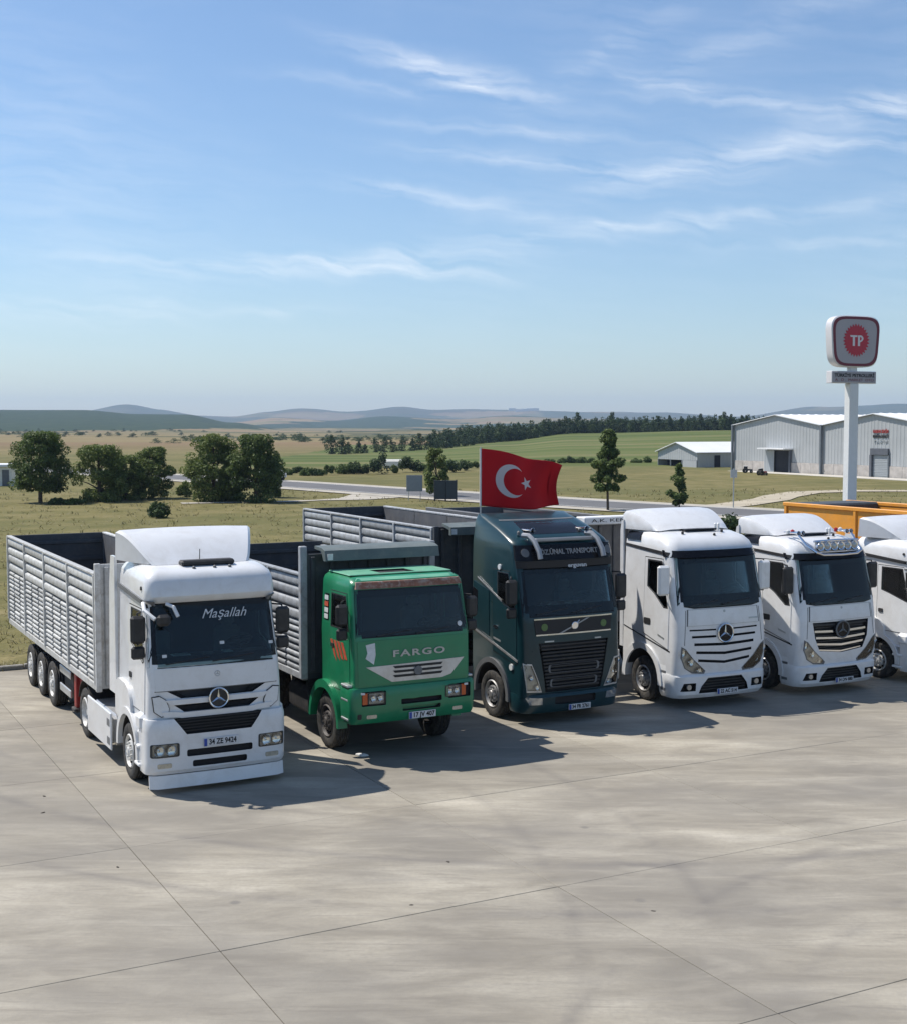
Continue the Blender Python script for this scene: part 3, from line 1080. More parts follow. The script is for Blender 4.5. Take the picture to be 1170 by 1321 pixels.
def warehouse():
    P0 = Vector((39.9, 188.0))
    dv = Vector((13.7, -32.0)).normalized()
    out = Vector((-dv.y, dv.x)) * -1
    if out.x > 0:
        out = -out
    BAY, EAVE, RIDGE, LEN = 19.4, 6.35, 7.75, 62.0
    t = thing('warehouse', 'long pale grey metal warehouse of two gabled bays behind the road', 'warehouse', (P0.x, P0.y, -.05), math.atan2(dv.y, dv.x))
    # local: x along the gable front, y = depth (positive to the back), front faces -y
    for b in range(2):
        x0 = b * BAY
        doors = [(9.2, 12.9, 3.0)] if b == 0 else [(9.2, 12.4, 3.55)]
        xs = [0] + [q for d in doors for q in d[:2]] + [BAY]
        zt = lambda x: EAVE + (RIDGE - EAVE) * (1 - abs(x - BAY / 2) / (BAY / 2))
        mb = MB()
        for i in range(len(xs) - 1):
            a, c = xs[i], xs[i + 1]
            dr = [d for d in doors if abs(d[0] - a) < .01]
            zb = dr[0][2] + .02 if dr else 1.45
            halves = [(a, c)] if not (a < BAY / 2 < c) else [(a, BAY / 2), (BAY / 2, c)]
            for (u0, u1) in halves:
                ribbed_sheet(mb, (x0 + u0, 0), (x0 + u1, 0), lambda q, u0=u0, u1=u1: zt(u0 + (u1 - u0) * q), lambda q, zb=zb: zb, (0, -1))
        w = mb.build('wall', M['clad'], t, 20)
        pl = MB()
        for a, c in ((0, doors[0][0]), (doors[0][1], BAY)):
            n = max(1, int((c - a) / 2.0))
            for i in range(n):
                pl.box(x0 + a + (c - a) * i / n + .01, x0 + a + (c - a) * (i + 1) / n - .01, -.09, .2, 0, 1.43, b=.02)
        pl.build('plinth', M['masonry'], t)
        MB().box(x0 + .02, x0 + BAY - .02, .25, .5, 0, EAVE - .1).build('shade_backing', M['opening'], t)  # near-black sheet behind the wall, painted shade of the interior
        for s in (0, 1):
            a, c = (x0 - (.25 if b == 0 else 0), x0 + BAY / 2) if s == 0 else (x0 + BAY / 2, x0 + BAY + (.25 if b == 1 else 0))
            za, zc = zt(0) if s == 0 else RIDGE, RIDGE if s == 0 else zt(BAY)
            mb = MB()
            n = 44
            for i in range(n):
                y0, y1 = -.35 + LEN * i / n, -.35 + LEN * (i + 1) / n
                mb.add([(a, y0, za + .1), (c, y0, zc + .1), (c, y1 - .25, zc + .1), (a, y1 - .25, za + .1), (a, y1 - .2, za + .15), (c, y1 - .2, zc + .15), (c, y1, zc + .15), (a, y1, za + .15)],
                       [(0, 1, 2, 3), (3, 2, 5, 4), (4, 5, 6, 7)])
            mb.add([(a, -.35, za), (c, -.35, zc), (c, -.35, zc + .1), (a, -.35, za + .1)], [(0, 1, 2, 3)])
            mb.build('roof', M['clad_roof'], t, 20)
    sw = MB()
    ribbed_sheet(sw, (0, 0), (0, LEN), lambda q: EAVE, lambda q: 0, (-1, 0))
    ribbed_sheet(sw, (2 * BAY, 0), (2 * BAY, LEN), lambda q: EAVE, lambda q: 0, (1, 0))
    sw.build('wall', M['clad'], t, 20)
    MB().box(0, 2 * BAY, LEN - .4, LEN - .1, 0, EAVE).build('wall', M['clad'], t)
    for x in (.0, BAY, 2 * BAY):
        MB().box(x - .16, x + .16, -.42, -.12, .05, EAVE + .1, b=.03).build('downpipe', M['pipe'], t)
    # first bay: open doorway under a canopy with the sliding leaf pushed aside
    bxo('canopy', M['clad_roof'], t, 7.6, 13.4, -1.6, -.05, 3.15, 3.32)
    leaf = MB()
    for i in range(6):
        leaf.box(7.5 + i * .36, 7.5 + i * .36 + .34, -.30, -.2, .05, 3.0, b=.01)
    leaf.build('sliding_door', M['shutter'], t)
    MB().box(9.2, 12.9, .0, .22, 0, 3.0).build('doorway', M['opening'], t)  # dark slab fills the doorway as painted interior shade
    bxo('door_frame', M['frame_dark'], t, 12.9, 13.15, -.35, .0, 0, 3.05)
    # second bay: roller shutter with its box, and the company name above
    x0 = BAY
    sh = MB()
    for i in range(13):
        sh.box(x0 + 9.62, x0 + 12.3, -.02 - .02 * (i % 2), .1, .02 + i * .21, .21 + i * .21, b=.0)
    sh.build('roller_shutter', M['shutter'], t)
    bxo('shutter_box', M['frame_dark'], t, x0 + 9.25, x0 + 12.4, -.25, .05, 2.78, 3.55)
    bxo('door_frame', M['frame_dark'], t, x0 + 9.2, x0 + 9.6, -.3, .05, 0, 2.78)
    bxo('door_frame', M['pipe'], t, x0 + 12.3, x0 + 12.5, -.2, .05, 0, 2.78)
    for s, z, sz, mt in (('HASAN SEVİM', 5.62, .55, M['red']), ('MAKİNA SANAYİ', 5.03, .5, M['ink']), ('T A R I M', 4.42, .55, M['shutter'])):
        text('lettering', s, sz, (x0 + 10.9, -.09, z), mt, t, width=2.5 if mt is M['shutter'] else 2.7, extrude=.02, bold=.02)
    bxo('apron', M['slab_pale'], t, 3.5, 2 * BAY, -3.5, -.4, -.1, .08, b=.03)
    return t


warehouse()


def shed():
    P0 = on_ground(848, 207)
    P1 = on_ground(899, 197)
    dv = (P1 - P0).normalized()
    Wd = (P1 - P0).length
    t = thing('farm_shed', 'low grey shed with a white pitched roof left of the big warehouse', 'shed', (P0.x, P0.y, -.05), math.atan2(dv.y, dv.x))
    E_, Rg, L_ = 2.35, 3.75, 19.0
    mb = MB()
    zt = lambda x: E_ + (Rg - E_) * (1 - abs(x - Wd / 2) / (Wd / 2))
    for u0, u1 in ((0, Wd / 2), (Wd / 2, Wd)):
        ribbed_sheet(mb, (u0, 0), (u1, 0), lambda q, u0=u0, u1=u1: zt(u0 + (u1 - u0) * q), lambda q: 1.15, (0, -1))
    ribbed_sheet(mb, (Wd, 0), (Wd, L_), lambda q: E_, lambda q: 0, (1, 0))
    mb.box(0, .15, 0, L_, 0, E_)
    mb.build('wall', M['clad'], t, 20)
    for x in (.1, Wd * .33, Wd * .62, Wd - .15):
        bxo('post', M['pipe'], t, x - .1, x + .1, -.05, .15, 0, 1.2)
    bxo('wall_panel', M['clad'], t, Wd * .62, Wd - .16, .0, .12, 0, 1.14)
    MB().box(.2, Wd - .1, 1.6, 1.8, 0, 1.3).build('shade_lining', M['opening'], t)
    for a, c, za, zc in ((-.3, Wd / 2, E_ - .1, Rg), (Wd / 2, Wd + .3, Rg, E_ - .1)):
        MB().add([(a, -.4, za + .02), (c, -.4, zc + .02), (c, L_, zc + .02), (a, L_, za + .02), (a, -.4, za + .12), (c, -.4, zc + .12), (c, L_, zc + .12), (a, L_, za + .12)],
                 [(0, 1, 2, 3), (4, 5, 6, 7), (0, 1, 5, 4), (1, 2, 6, 5), (2, 3, 7, 6), (3, 0, 4, 7)]).build('roof', M['clad_roof'], t)
    for y0, y1 in ((3.0, 4.0), (8.2, 12.5), (13.4, 17.5)):
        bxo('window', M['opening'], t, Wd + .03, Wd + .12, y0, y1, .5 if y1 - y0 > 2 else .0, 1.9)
        if y1 - y0 > 2:
            for k in range(1, 4):
                yy = y0 + (y1 - y0) * k / 4
                bxo('mullion', M['pipe'], t, Wd + .10, Wd + .16, yy - .06, yy + .06, .5, 1.9, b=0)


shed()


def small_machine(x, y, rz, label, name='parked_tractor', col='red'):
    """a small farm tractor: two big rear wheels, hood, cab"""
    t = thing(name, label, 'tractor', (x, y, land(x, y)), rz)
    t.scale = (.42, .42, .42)
    bxo('hood', M[col], t, -.35, .35, -1.5, .1, .75, 1.25, b=.08)
    bxo('cab', M['black'], t, -.55, .55, .1, 1.2, .7, 2.1, b=.1)
    bxo('cab_roof', M['white_plastic'], t, -.62, .62, .02, 1.3, 2.1, 2.22, b=.05)
    for s in (-1, 1):
        MB().lathe([(.3, -.2), (.72, -.2), (.78, -.12), (.78, .12), (.72, .2), (.3, .2)], (s * .75, .8, .78), 20).build('rear_wheel', M['rubber'], t)
        MB().lathe([(.15, -.12), (.4, -.12), (.44, -.05), (.44, .05), (.4, .12), (.15, .12)], (s * .6, -1.1, .44), 16).build('front_wheel', M['rubber'], t)


c_ = on_ground(983, 168)
small_machine(c_.x, c_.y, 2.0, 'small farm tractor parked before the dark warehouse doorway')
c_ = on_ground(964, 176)
small_machine(c_.x, c_.y, 1.2, 'small farm tractor parked near the left corner of the warehouse', col='black')

# little white building at the left edge of the fields
b0 = on_ground(-12, 138)
wt = thing('white_hut', 'low white hut with a flat roof beyond the leftmost tree', 'hut', (b0.x, b0.y, land(b0.x, b0.y)), .1)
bxo('wall', M['white_old'], wt, -2.2, 2.2, 0, 4, -.1, 2.0, b=.03)
bxo('roof', M['clad_roof'], wt, -2.45, 2.45, -.3, 4.3, 2.0, 2.28, b=.04)
bxo('door', M['trim'], wt, 1.2, 1.9, -.05, .0, -.05, 1.7, b=.01)
for i in range(5):
    c_ = on_ground((668, 676, 683, 660, 690)[i], 6350 + i * 40)
    hv = MB().box(-17, 17, -9, 9, -6, 11).build('village_house', M['white_old'], None)
    hv.location = (c_.x, c_.y, land(c_.x, c_.y) + 1)
    tag(hv, 'white house of the distant village on the hazy ridge', 'house', 'houses of the distant village')


# ------------------------------------------------------------------ filling station pylon
def pylon():
    d = 90.0
    p = on_ground(1096, d)
    t = thing('station_pylon', 'tall white filling station sign with red sun emblem behind the orange trailer', 'sign', (p.x, p.y, -.05), R(24))
    M['sign_white'] = pbr('sign_face', (.66, .65, .66), .35, var=.03, coat=.3)
    M['sign_red'] = pbr('sign_red', (.46, .010, .035), .35, var=.06)
    M['sign_maroon'] = pbr('sign_border', (.15, .006, .025), .35, var=.06)
    M['pole'] = pbr('pole_white', (.70, .71, .70), .45, var=.04)
    pole = MB()
    pole.box(-.38, .38, -.3, .3, 0, 9.15, b=.05)
    pole.box(-.30, .30, -.2, .2, 9.1, 10.6, b=.04)
    pole.build('pole', M['pole'], t)
    bxo('base_plate', M['kerb'], t, -.8, .8, -.7, .7, 0, .25)
    # soft square box, narrower at the foot
    def outline(s, n=10):
        pts = []
        for i in range(4 * n):
            a = 2 * math.pi * i / (4 * n)
            c, q = math.cos(a), math.sin(a)
            e = .42
            x = math.copysign(abs(c) ** e, c) * 2.02
            z = math.copysign(abs(q) ** e, q) * 1.74
            x *= 1 + .065 * (z / 1.74)
            x *= 1 - .03 * (1 - abs(c))
            pts.append((x * s, z * s + 11.98))
        return pts
    body = MB()
    rows = [(.965, -.36), (1, -.30), (1, .30), (.965, .36)]
    o_ = [outline(s) for s, _ in rows]
    n = len(o_[0])
    v = [(q[0], y, q[1]) for (s, y), pl in zip(rows, o_) for q in pl]
    f = [(i * n + j, i * n + (j + 1) % n, (i + 1) * n + (j + 1) % n, (i + 1) * n + j) for i in range(3) for j in range(n)]
    f += [tuple(range(n)), tuple(range(4 * n - 1, 3 * n - 1, -1))]
    body.add(v, f).build('sign_box', M['sign_white'], t)
    a, b_ = outline(.96), outline(.855)
    M['sign_shaded'] = pbr('sign_face_shaded', (.40, .37, .39), .4, var=.05, scale=1)  # white sign's front painted grey: its shade is put into the colour
    MB().prism(outline(.853), 'y', -.366, -.352).build('sign_face', M['sign_shaded'], t)
    rg = MB()
    v = [(q[0], -.372, q[1]) for q in a] + [(q[0], -.372, q[1]) for q in b_] + [(q[0], -.355, q[1]) for q in a] + [(q[0], -.355, q[1]) for q in b_]
    f = []
    for j in range(n):
        k = (j + 1) % n
        f += [(j, k, n + k, n + j), (j, k, 2 * n + k, 2 * n + j), (n + j, n + k, 3 * n + k, 3 * n + j)]
    rg.add(v, f).build('red_border', M['sign_maroon'], t)
    burst = []
    for i in range(56):
        a_ = 2 * math.pi * i / 56 + .06
        r_ = 1.13 if i % 2 == 0 else .94
        burst.append((r_ * math.cos(a_), r_ * math.sin(a_) + 12.05))
    MB().prism(burst, 'y', -.385, -.36).build('sun_emblem', M['sign_red'], t)
    tp = MB()
    for poly in ([(-.56, .34), (.06, .34), (.06, .22), (-.14, .22), (-.14, -.38), (-.32, -.38), (-.32, .22), (-.50, .22)],
                 [(.12, .34), (.40, .34), (.55, .25), (.60, .12), (.50, -.04), (.30, -.13), (.30, -.38), (.12, -.38)],):
        tp.prism([(x, z + 12.05) for x, z in poly], 'y', -.40, -.38)
    tp.build('letters', M['sign_white'], t)
    MB().prism([(x, z + 12.05) for x, z in [(.28, .22), (.38, .22), (.43, .12), (.38, .03), (.28, -.02)]], 'y', -.41, -.395).build('letter_hole', M['sign_red'], t)
    M['panel_grey'] = pbr('price_panel', (.36, .34, .36), .45, var=.1, scale=4)
    bxo('name_panel', M['sign_white'], t, -1.95, 1.85, -.30, .30, 9.16, 9.98, b=.03)
    bxo('panel_face', M['panel_grey'], t, -1.9, 1.8, -.325, -.295, 9.2, 9.94, b=.008)
    text('lettering', 'TÜRKİYE PETROLLERİ', .3, (-.05, -.335, 9.68), M['ink'], t, width=3.4, bold=.01)
    text('lettering', 'A . O .  MARKET  OTO', .25, (-.05, -.335, 9.38), M['sign_maroon'], t, width=3.3)


pylon()


# ------------------------------------------------------------------ trees
def leaf_cloud(centres, per, size, rnd, flat=.35, tri=False):
    """many leaf sized faces around clump centres: (x,y,z,rx,ry,rz)"""
    c = np.repeat(np.array([q[:3] for q in centres]), per, axis=0)
    rad = np.repeat(np.array([q[3:6] for q in centres]), per, axis=0)
    n = len(c)
    d = rnd.normal(size=(n, 3))
    d /= np.linalg.norm(d, axis=1)[:, None]
    rr = rnd.uniform(.35, 1.0, n) ** .5
    p = c + d * rad * rr[:, None]
    nrm = d * .7 + rnd.normal(size=(n, 3)) * .6 + np.array([0, 0, .35])
    nrm /= np.linalg.norm(nrm, axis=1)[:, None]
    a = np.cross(nrm, rnd.normal(size=(n, 3)))
    a /= np.linalg.norm(a, axis=1)[:, None]
    b = np.cross(nrm, a)
    s = (size * rnd.uniform(.6, 1.4, n))[:, None]
    v = np.stack([p - a * s, p - b * s * .5, p + a * s, p + b * s * .5], 1)
    v += (nrm[:, None, :] * s[:, None, :] * .25) * np.array([0, 1, 0, 1])[None, :, None]
    return v.reshape(-1, 3)


def quads_mesh(v, mat, name):
    n = len(v) // 4
    me = bpy.data.meshes.new(name)
    me.vertices.add(len(v))
    me.vertices.foreach_set('co', v.astype(np.float32).ravel())
    me.loops.add(len(v))
    me.loops.foreach_set('vertex_index', np.arange(len(v), dtype=np.int32))
    me.polygons.add(n)
    me.polygons.foreach_set('loop_start', np.arange(0, len(v), 4, dtype=np.int32))
    me.update(calc_edges=True)
    me.materials.append(mat)
    return me


def broad_crown(seed, h, w, base, mat, clumps=34, per=190, size=.17, shape=1.0):
    r_ = np.random.default_rng(seed)
    cs = []
    for i in range(clumps):
        u = r_.uniform(0, 1)
        z = base + (h - base) * (u ** 1.05)
        q = (z - base) / (h - base)
        prof = (math.sin(math.pi * min(1, max(.0, q * .80 + .17))) ** .55) * shape
        ang = r_.uniform(0, 2 * math.pi)
        rad = w / 2 * prof * math.sqrt(r_.uniform(.12, 1)) * .86
        s = r_.uniform(.5, 1.0) * w * .12 + .16
        cs.append((rad * math.cos(ang), rad * math.sin(ang), min(z, h - s * .7), s, s, s * .8))
    return quads_mesh(leaf_cloud(cs, per, size, r_), mat, 'crown'), cs


def trunk_mesh(h, r, cs, seed, lean=.0):
    rr = random.Random(seed)
    mb = MB()
    pts = [(0, 0, -.1), (rr.uniform(-.06, .06), rr.uniform(-.06, .06), h * .3), (lean + rr.uniform(-.1, .1), rr.uniform(-.1, .1), h * .6), (lean, rr.uniform(-.1, .1), h * .85)]
    mb.tube(pts, r, 8, r1=r * .3)
    for c in rr.sample(cs, min(9, len(cs))):
        z0 = min(h * .7, max(h * .2, c[2] * .55))
        mb.tube([(0, 0, z0), (c[0] * .5, c[1] * .5, (z0 + c[2]) / 2 + .1), (c[0], c[1], c[2])], r * .42, 5, r1=r * .1)
    return mb


def broad_tree(px, py, wpx, top, label, seed, mat='leaf', name='broadleaf_tree', clear=.14, group=None, clumps=40, per=200, shape=1.0):
    d = dist(py)
    p = on_ground(px, d)
    k = d / F_PX
    h, w = (py - top) * k, wpx * k
    t = thing(name, label, 'tree', (p.x, p.y, land(p.x, p.y)), 0, group)
    me, cs = broad_crown(seed, h, w, h * clear, M[mat], int(clumps * 2.3), int(per * .85), .105, shape)
    trunk_mesh(h, max(.09, w * .035), cs, seed).build('trunk', M['bark'], t)
    inst('crown', me, t)
    return t


broad_tree(52, 648, 84, 556, 'round dark green tree with a short trunk, leftmost of the field trees', 11, 'leaf', clear=.2, clumps=44)
broad_tree(128, 646, 82, 573, 'bushy yellow green tree just right of the leftmost tree', 12, 'leaf_light', clear=.03, clumps=34)
broad_tree(163, 644, 62, 586, 'low leafy tree squeezed between two larger trees left of the white cab roof', 17, 'leaf_light', clear=.02, clumps=24)
broad_tree(197, 642, 64, 576, 'medium dark tree right of the bushy yellow green one', 13, 'leaf_light', clear=.04, clumps=30)
broad_tree(276, 646, 80, 559, 'broad light green tree on the left of the touching pair', 14, 'leaf_light', clear=.03, clumps=40)
broad_tree(330, 647, 78, 560, 'broad dark green tree on the right of the touching pair by the road', 15, 'leaf', clear=.05, clumps=44)
broad_tree(298, 644, 46, 590, 'small shaded tree filling the gap of the touching pair', 16, 'leaf', clear=.02, clumps=22)
broad_tree(352, 641, 30, 585, 'slim dark sapling on the road side of the broad dark tree', 18, 'leaf', clear=.05, clumps=16)


def pine(px, py, wpx, top, label, seed, clear=.22, lean=0.0, group=None):
    d = dist(py)
    p = on_ground(px, d)
    k = d / F_PX
    h, w = (py - top) * k, wpx * k
    r_ = np.random.default_rng(seed)
    t = thing('young_pine', label, 'tree', (p.x, p.y, land(p.x, p.y)), 0, group)
    cs = []
    for q in np.linspace(0, 1, 20):
        z = h * clear + (h * (1 - clear) - .15) * q
        rad = w / 2 * (1 - q) ** .7 * (1 if q > .12 else .8) * r_.uniform(.8, 1.1)
        for j in range(max(2, int(8 * (1 - q)))):
            a = r_.uniform(0, 6.28)
            rr = rad * r_.uniform(.45, .95)
            s = .2 + rad * .24
            cs.append((rr * math.cos(a), rr * math.sin(a), z + rr * .18 + r_.uniform(-.1, .1), s, s, s * .65))
    v = leaf_cloud(cs, 120, .13, r_)
    mb = MB()
    mb.tube([(0, 0, -.1), (.02, .03, h * .4), (0, 0, h * .95)], max(.07, h * .018), 8, r1=.02)
    for c in cs[::3]:
        mb.tube([(0, 0, c[2] - .15), (c[0], c[1], c[2])], .025, 5, r1=.008)
    mb.build('trunk', M['bark'], t)
    inst('crown', quads_mesh(v, M['needle'], 'crown'), t)


def loose_tree(px, py, wpx, top, label, seed, mat, clear, per=150, n=70):
    d = dist(py)
    p = on_ground(px, d)
    k = d / F_PX
    h, w = (py - top) * k, wpx * k
    r_ = np.random.default_rng(seed)
    t = thing('young_tree', label, 'tree', (p.x, p.y, land(p.x, p.y)))
    cs = []
    for i in range(n):
        q = r_.uniform(0, 1) ** 1.15
        rad = w / 2 * ((1 - q) ** .62) * (.72 + .28 * math.sin(q * 17 + seed)) * (.75 if q < .08 else 1)
        a, rr = r_.uniform(0, 6.28), math.sqrt(r_.uniform(.08, 1)) * rad
        s = .12 + w * r_.uniform(.05, .11)
        cs.append((rr * math.cos(a), rr * math.sin(a), h * (clear + (1 - clear) * q * .95), s, s, s * .8))
    trunk_mesh(h, max(.05, h * .017), cs, seed).build('trunk', M['bark'], t)
    inst('crown', quads_mesh(leaf_cloud(cs, per, .105, r_), M[mat], 'crown'), t)


loose_tree(784, 658, 54, 553, 'young leafy tree with a bare dark trunk beside the road behind the white truck', 31, 'leaf', .27)
loose_tree(876, 655, 34, 596, 'small sparse young tree standing before the farm shed', 35, 'leaf', .10, 90, 34)


def shrub_mesh(seed, h, w, mat, n=9, per=90, size=.11):
    r_ = np.random.default_rng(seed)
    cs = []
    for i in range(n):
        a, rr = r_.uniform(0, 6.28), w * .36 * math.sqrt(r_.uniform(0, 1))
        s = w * r_.uniform(.14, .24)
        z = h * r_.uniform(.25, .75) * (1 - .5 * rr / (w * .4))
        cs.append((rr * math.cos(a), rr * math.sin(a), z, s, s, min(s, h * .3)))
    return quads_mesh(leaf_cloud(cs, per, size, r_), mat, 'shrub')


def shrub(px, py, wpx, top, label, seed, mat='leaf_dark', group=None, d=None, name='shrub'):
    d = d or dist(py)
    p = on_ground(px, d)
    k = d / F_PX
    z = land(p.x, p.y)
    h = max(.4, (Y_H - top) * k + CAM_H - z)
    o = inst(name, shrub_mesh(seed, h, wpx * k, M[mat], n=14, per=110, size=.03 * wpx * k + .05), None, (p.x, p.y, z))
    return tag(o, label, 'shrub', group)


shrub(203, 667, 40, 644, 'dark low shrub alone in the dry grass above the white cab roof', 41)
shrub(72, 650, 22, 640, 'small dark shrub at the foot of the leftmost tree', 42)
shrub(97, 650, 34, 642, 'flat shrub in the grass between the two leftmost trees', 43, 'leaf')
shrub(236, 640, 24, 612, 'olive shrub in the gap between the tree clumps', 44, 'leaf_light')
shrub(1074, 612, 26, 599, 'round dark shrub left of the sign pole before the warehouse', 45)
shrub(1040, 610, 16, 602, 'small shrub at the warehouse wall left of the downpipe', 46, 'leaf')
for i, (px, w) in enumerate(((866, 60), (905, 58), (948, 60), (990, 56))):
    shrub(px, 690, w, 651, ('dark bank of shrubs directly behind the white cab roof', 'dark shrub second from the left in the bank behind the white cabs', 'dark shrub third from the left in the bank behind the white cabs', 'dark shrub beside the rear end of the orange trailer')[i], 50 + i, 'leaf_dark', 'shrubs behind the white cabs', d=72)

# hedgerow and bushes on the far side of the road
HED = [(372, 612, 20, 601, 'leaf'), (384, 610, 16, 598, 'leaf_dark'), (397, 613, 24, 601, 'leaf'), (411, 613, 20, 602, 'leaf_dark'), (425, 612, 16, 593, 'leaf'),
       (441, 611, 22, 597, 'leaf'), (456, 611, 26, 591, 'leaf_dark'), (470, 611, 18, 594, 'leaf_dark'), (491, 611, 30, 573, 'needle'), (508, 610, 14, 597, 'leaf'),
       (526, 609, 24, 577, 'leaf_dark'), (540, 609, 20, 588, 'leaf_dark'), (552, 609, 18, 592, 'leaf'), (585, 609, 26, 584, 'leaf_dark'), (600, 607, 20, 588, 'leaf_dark'), (611, 604, 14, 589, 'leaf'),
       (645, 587, 13, 577, 'leaf_dark'), (725, 597, 16, 589, 'leaf'), (735, 596, 16, 587, 'leaf_dark'), (750, 597, 18, 588, 'leaf'), (762, 596, 14, 590, 'leaf'), (708, 598, 16, 590, 'leaf'), (820, 596, 16, 590, 'leaf'), (834, 594, 14, 588, 'leaf')]
SPECIAL = {491: 'tallest dark conifer of the hedgerow across the road', 645: 'lone dark bush on the green slope above the red flag', 526: 'dark pointed bush right of the tallest hedgerow conifer', 425: 'narrow olive bush standing proud of the hedgerow left of the tall conifer'}
for i, (px, py, w, top, mt) in enumerate(HED):
    lab = SPECIAL.get(px, 'low bush of the hedgerow across the road' if px < 690 else 'low bush in the line at the foot of the green meadow')
    shrub(px, py, w, top, lab, 70 + i, mt, None if px in SPECIAL else ('hedgerow across the road' if px < 690 else 'bushes along the meadow foot'), d=min(dist(py), 215), name='bush')
broad_tree(563, 640, 34, 578, 'light green young tree behind the dark road board', 19, 'leaf_light', clear=.12, clumps=20, per=150)

# the pine wood on the ridge: the front trees one by one, the rest as one mass
def far_tree_v(seed, h, w, conifer, per):
    r_ = np.random.default_rng(seed)
    cs = []
    for q in np.linspace(0.08, .96, 6):
        rad = w / 2 * ((1 - q) ** .6 if conifer else math.sin(math.pi * (q * .8 + .15)))
        for j in range(3 if q < .8 else 1):
            a = r_.uniform(0, 6.28)
            cs.append((rad * .55 * math.cos(a), rad * .55 * math.sin(a), q * h * .92, .35 + rad * .55, .35 + rad * .55, h * .11))
    return leaf_cloud(cs, per, .34, r_)


far_v = [far_tree_v(200 + i, 7.2 + .5 * (i % 3), 5.4 + (i % 2), i % 3 == 0, 60) for i in range(6)]
far_me = [quads_mesh(v, M['needle'] if i % 2 else M['leaf_dark'], 'pine_tree') for i, v in enumerate(far_v)]
RIDGE_LINE = [(428, 300), (470, 310), (520, 335), (580, 360), (650, 395), (720, 425), (800, 440), (900, 440), (960, 440)]
r_ = random.Random(5)
count = 0
def ridge_d(px):
    for a, b in zip(RIDGE_LINE, RIDGE_LINE[1:]):
        if px <= b[0]:
            return a[1] + (b[1] - a[1]) * (px - a[0]) / (b[0] - a[0])
    return RIDGE_LINE[-1][1]


px = 428.0
while px < 962:
    d = ridge_d(px) + r_.uniform(-4, 6)
    p = on_ground(px, d)
    s = r_.uniform(.62, 1.0) * (.86 if px > 735 else .72) * (.85 if px < 520 else 1)
    lab = ('small tree in the loose line running down the left end of the ridge wood' if px < 560 else 'dark tree in the middle stretch of the ridge wood above the hedgerow' if px < 735 else 'dark tree in the front row of the wood on the ridge above the green meadow')
    o = inst('pine_tree', far_me[r_.randrange(6)], None, (p.x, p.y, land(p.x, p.y) - .3), (0, 0, r_.uniform(0, 6.28)), (s, s, s * r_.uniform(.85, 1.15)))
    tag(o, lab, 'tree', 'trees at the left end of the ridge wood' if px < 560 else 'trees in the middle of the ridge wood' if px < 735 else 'front trees of the ridge wood')
    px += r_.uniform(5, 9) if px > 640 else r_.uniform(7, 15)
back = []
for i in range(620):
    px = r_.uniform(560, 1190)
    d = ridge_d(min(px, 960)) + r_.uniform(8, 75)
    p = on_ground(px, d)
    s = r_.uniform(.5, .8)
    a = r_.uniform(0, 6.28)
    v = far_v[r_.randrange(6)].reshape(-1, 4, 3)[::3].reshape(-1, 3) * s
    rot = np.array([[math.cos(a), -math.sin(a), 0], [math.sin(a), math.cos(a), 0], [0, 0, 1]])
    back.append(v @ rot.T + np.array([p.x, p.y, land(p.x, p.y) - .3]))
o = link(bpy.data.objects.new('wood', quads_mesh(np.concatenate(back), M['needle'], 'wood')))
tag(o, kind='stuff')
# scattered trees of the plain on the left, far off
o_v = []
for i in range(520):
    azp = r_.uniform(-60, 640)
    d = r_.choice((r_.uniform(420, 620), r_.uniform(600, 1100), r_.uniform(900, 1500)))
    if azp > 430 and d < 520:
        continue
    p = on_ground(azp, d)
    if mnoise.noise(Vector((p.x / 90, p.y / 160, 2))) < .08:
        continue
    s = r_.uniform(.5, 1.0)
    o_v.append(far_v[r_.randrange(6)].reshape(-1, 4, 3)[::2].reshape(-1, 3) * s * np.array([1.3, 1.1, .5]) + np.array([p.x, p.y, land(p.x, p.y) - .9]))
o = link(bpy.data.objects.new('distant_trees', quads_mesh(np.concatenate(o_v), M['leaf_dark'], 'distant_trees')))
tag(o, kind='stuff')

# ------------------------------------------------------------------ things by the road
d = dist(646)
p = on_ground(575, d)
t = thing('notice_board', 'dark two panel board on low legs beside the road', 'sign board', (p.x, p.y, -.05), .1)
M['board'] = pbr('dark_board', (.028, .04, .05), .5, var=.2)
for i in (-1, 1):
    bxo('board_panel', M['board'], t, -.95 if i < 0 else .02, -.02 if i < 0 else .95, -.06, .06, .18, 1.75, b=.02)
for x in (-.9, 0, .9):
    bxo('leg', M['black'], t, x - .06, x + .06, .07, .15, -.1, 1.8, b=.01)
p = on_ground(535, dist(645))
t = thing('road_sign', 'thin grey road sign seen from behind on two slender posts', 'road sign', (p.x, p.y, -.05), .15)
M['sign_back'] = pbr('sign_back', (.24, .27, .30), .5, metal=.3, var=.1)
bxo('sign_panel', M['sign_back'], t, -.68, .68, -.02, .02, .78, 2.15, b=.01)
for x in (-.5, .5):
    MB().cyl((x, .05, 0), .035, -.1, 2.1, 'z', 8).build('post', M['alu'], t)
p = on_ground(946, dist(655))
lp = MB().cyl((0, 0, 0), .05, -.1, 3.0, 'z', 8)
lp.box(-.25, .25, -.03, .03, 2.3, 2.9)
o = lp.build('marker_post', M['alu'], None)
o.location = (p.x, p.y, 0)
tag(o, 'thin metal post in the dry grass before the warehouse', 'post')


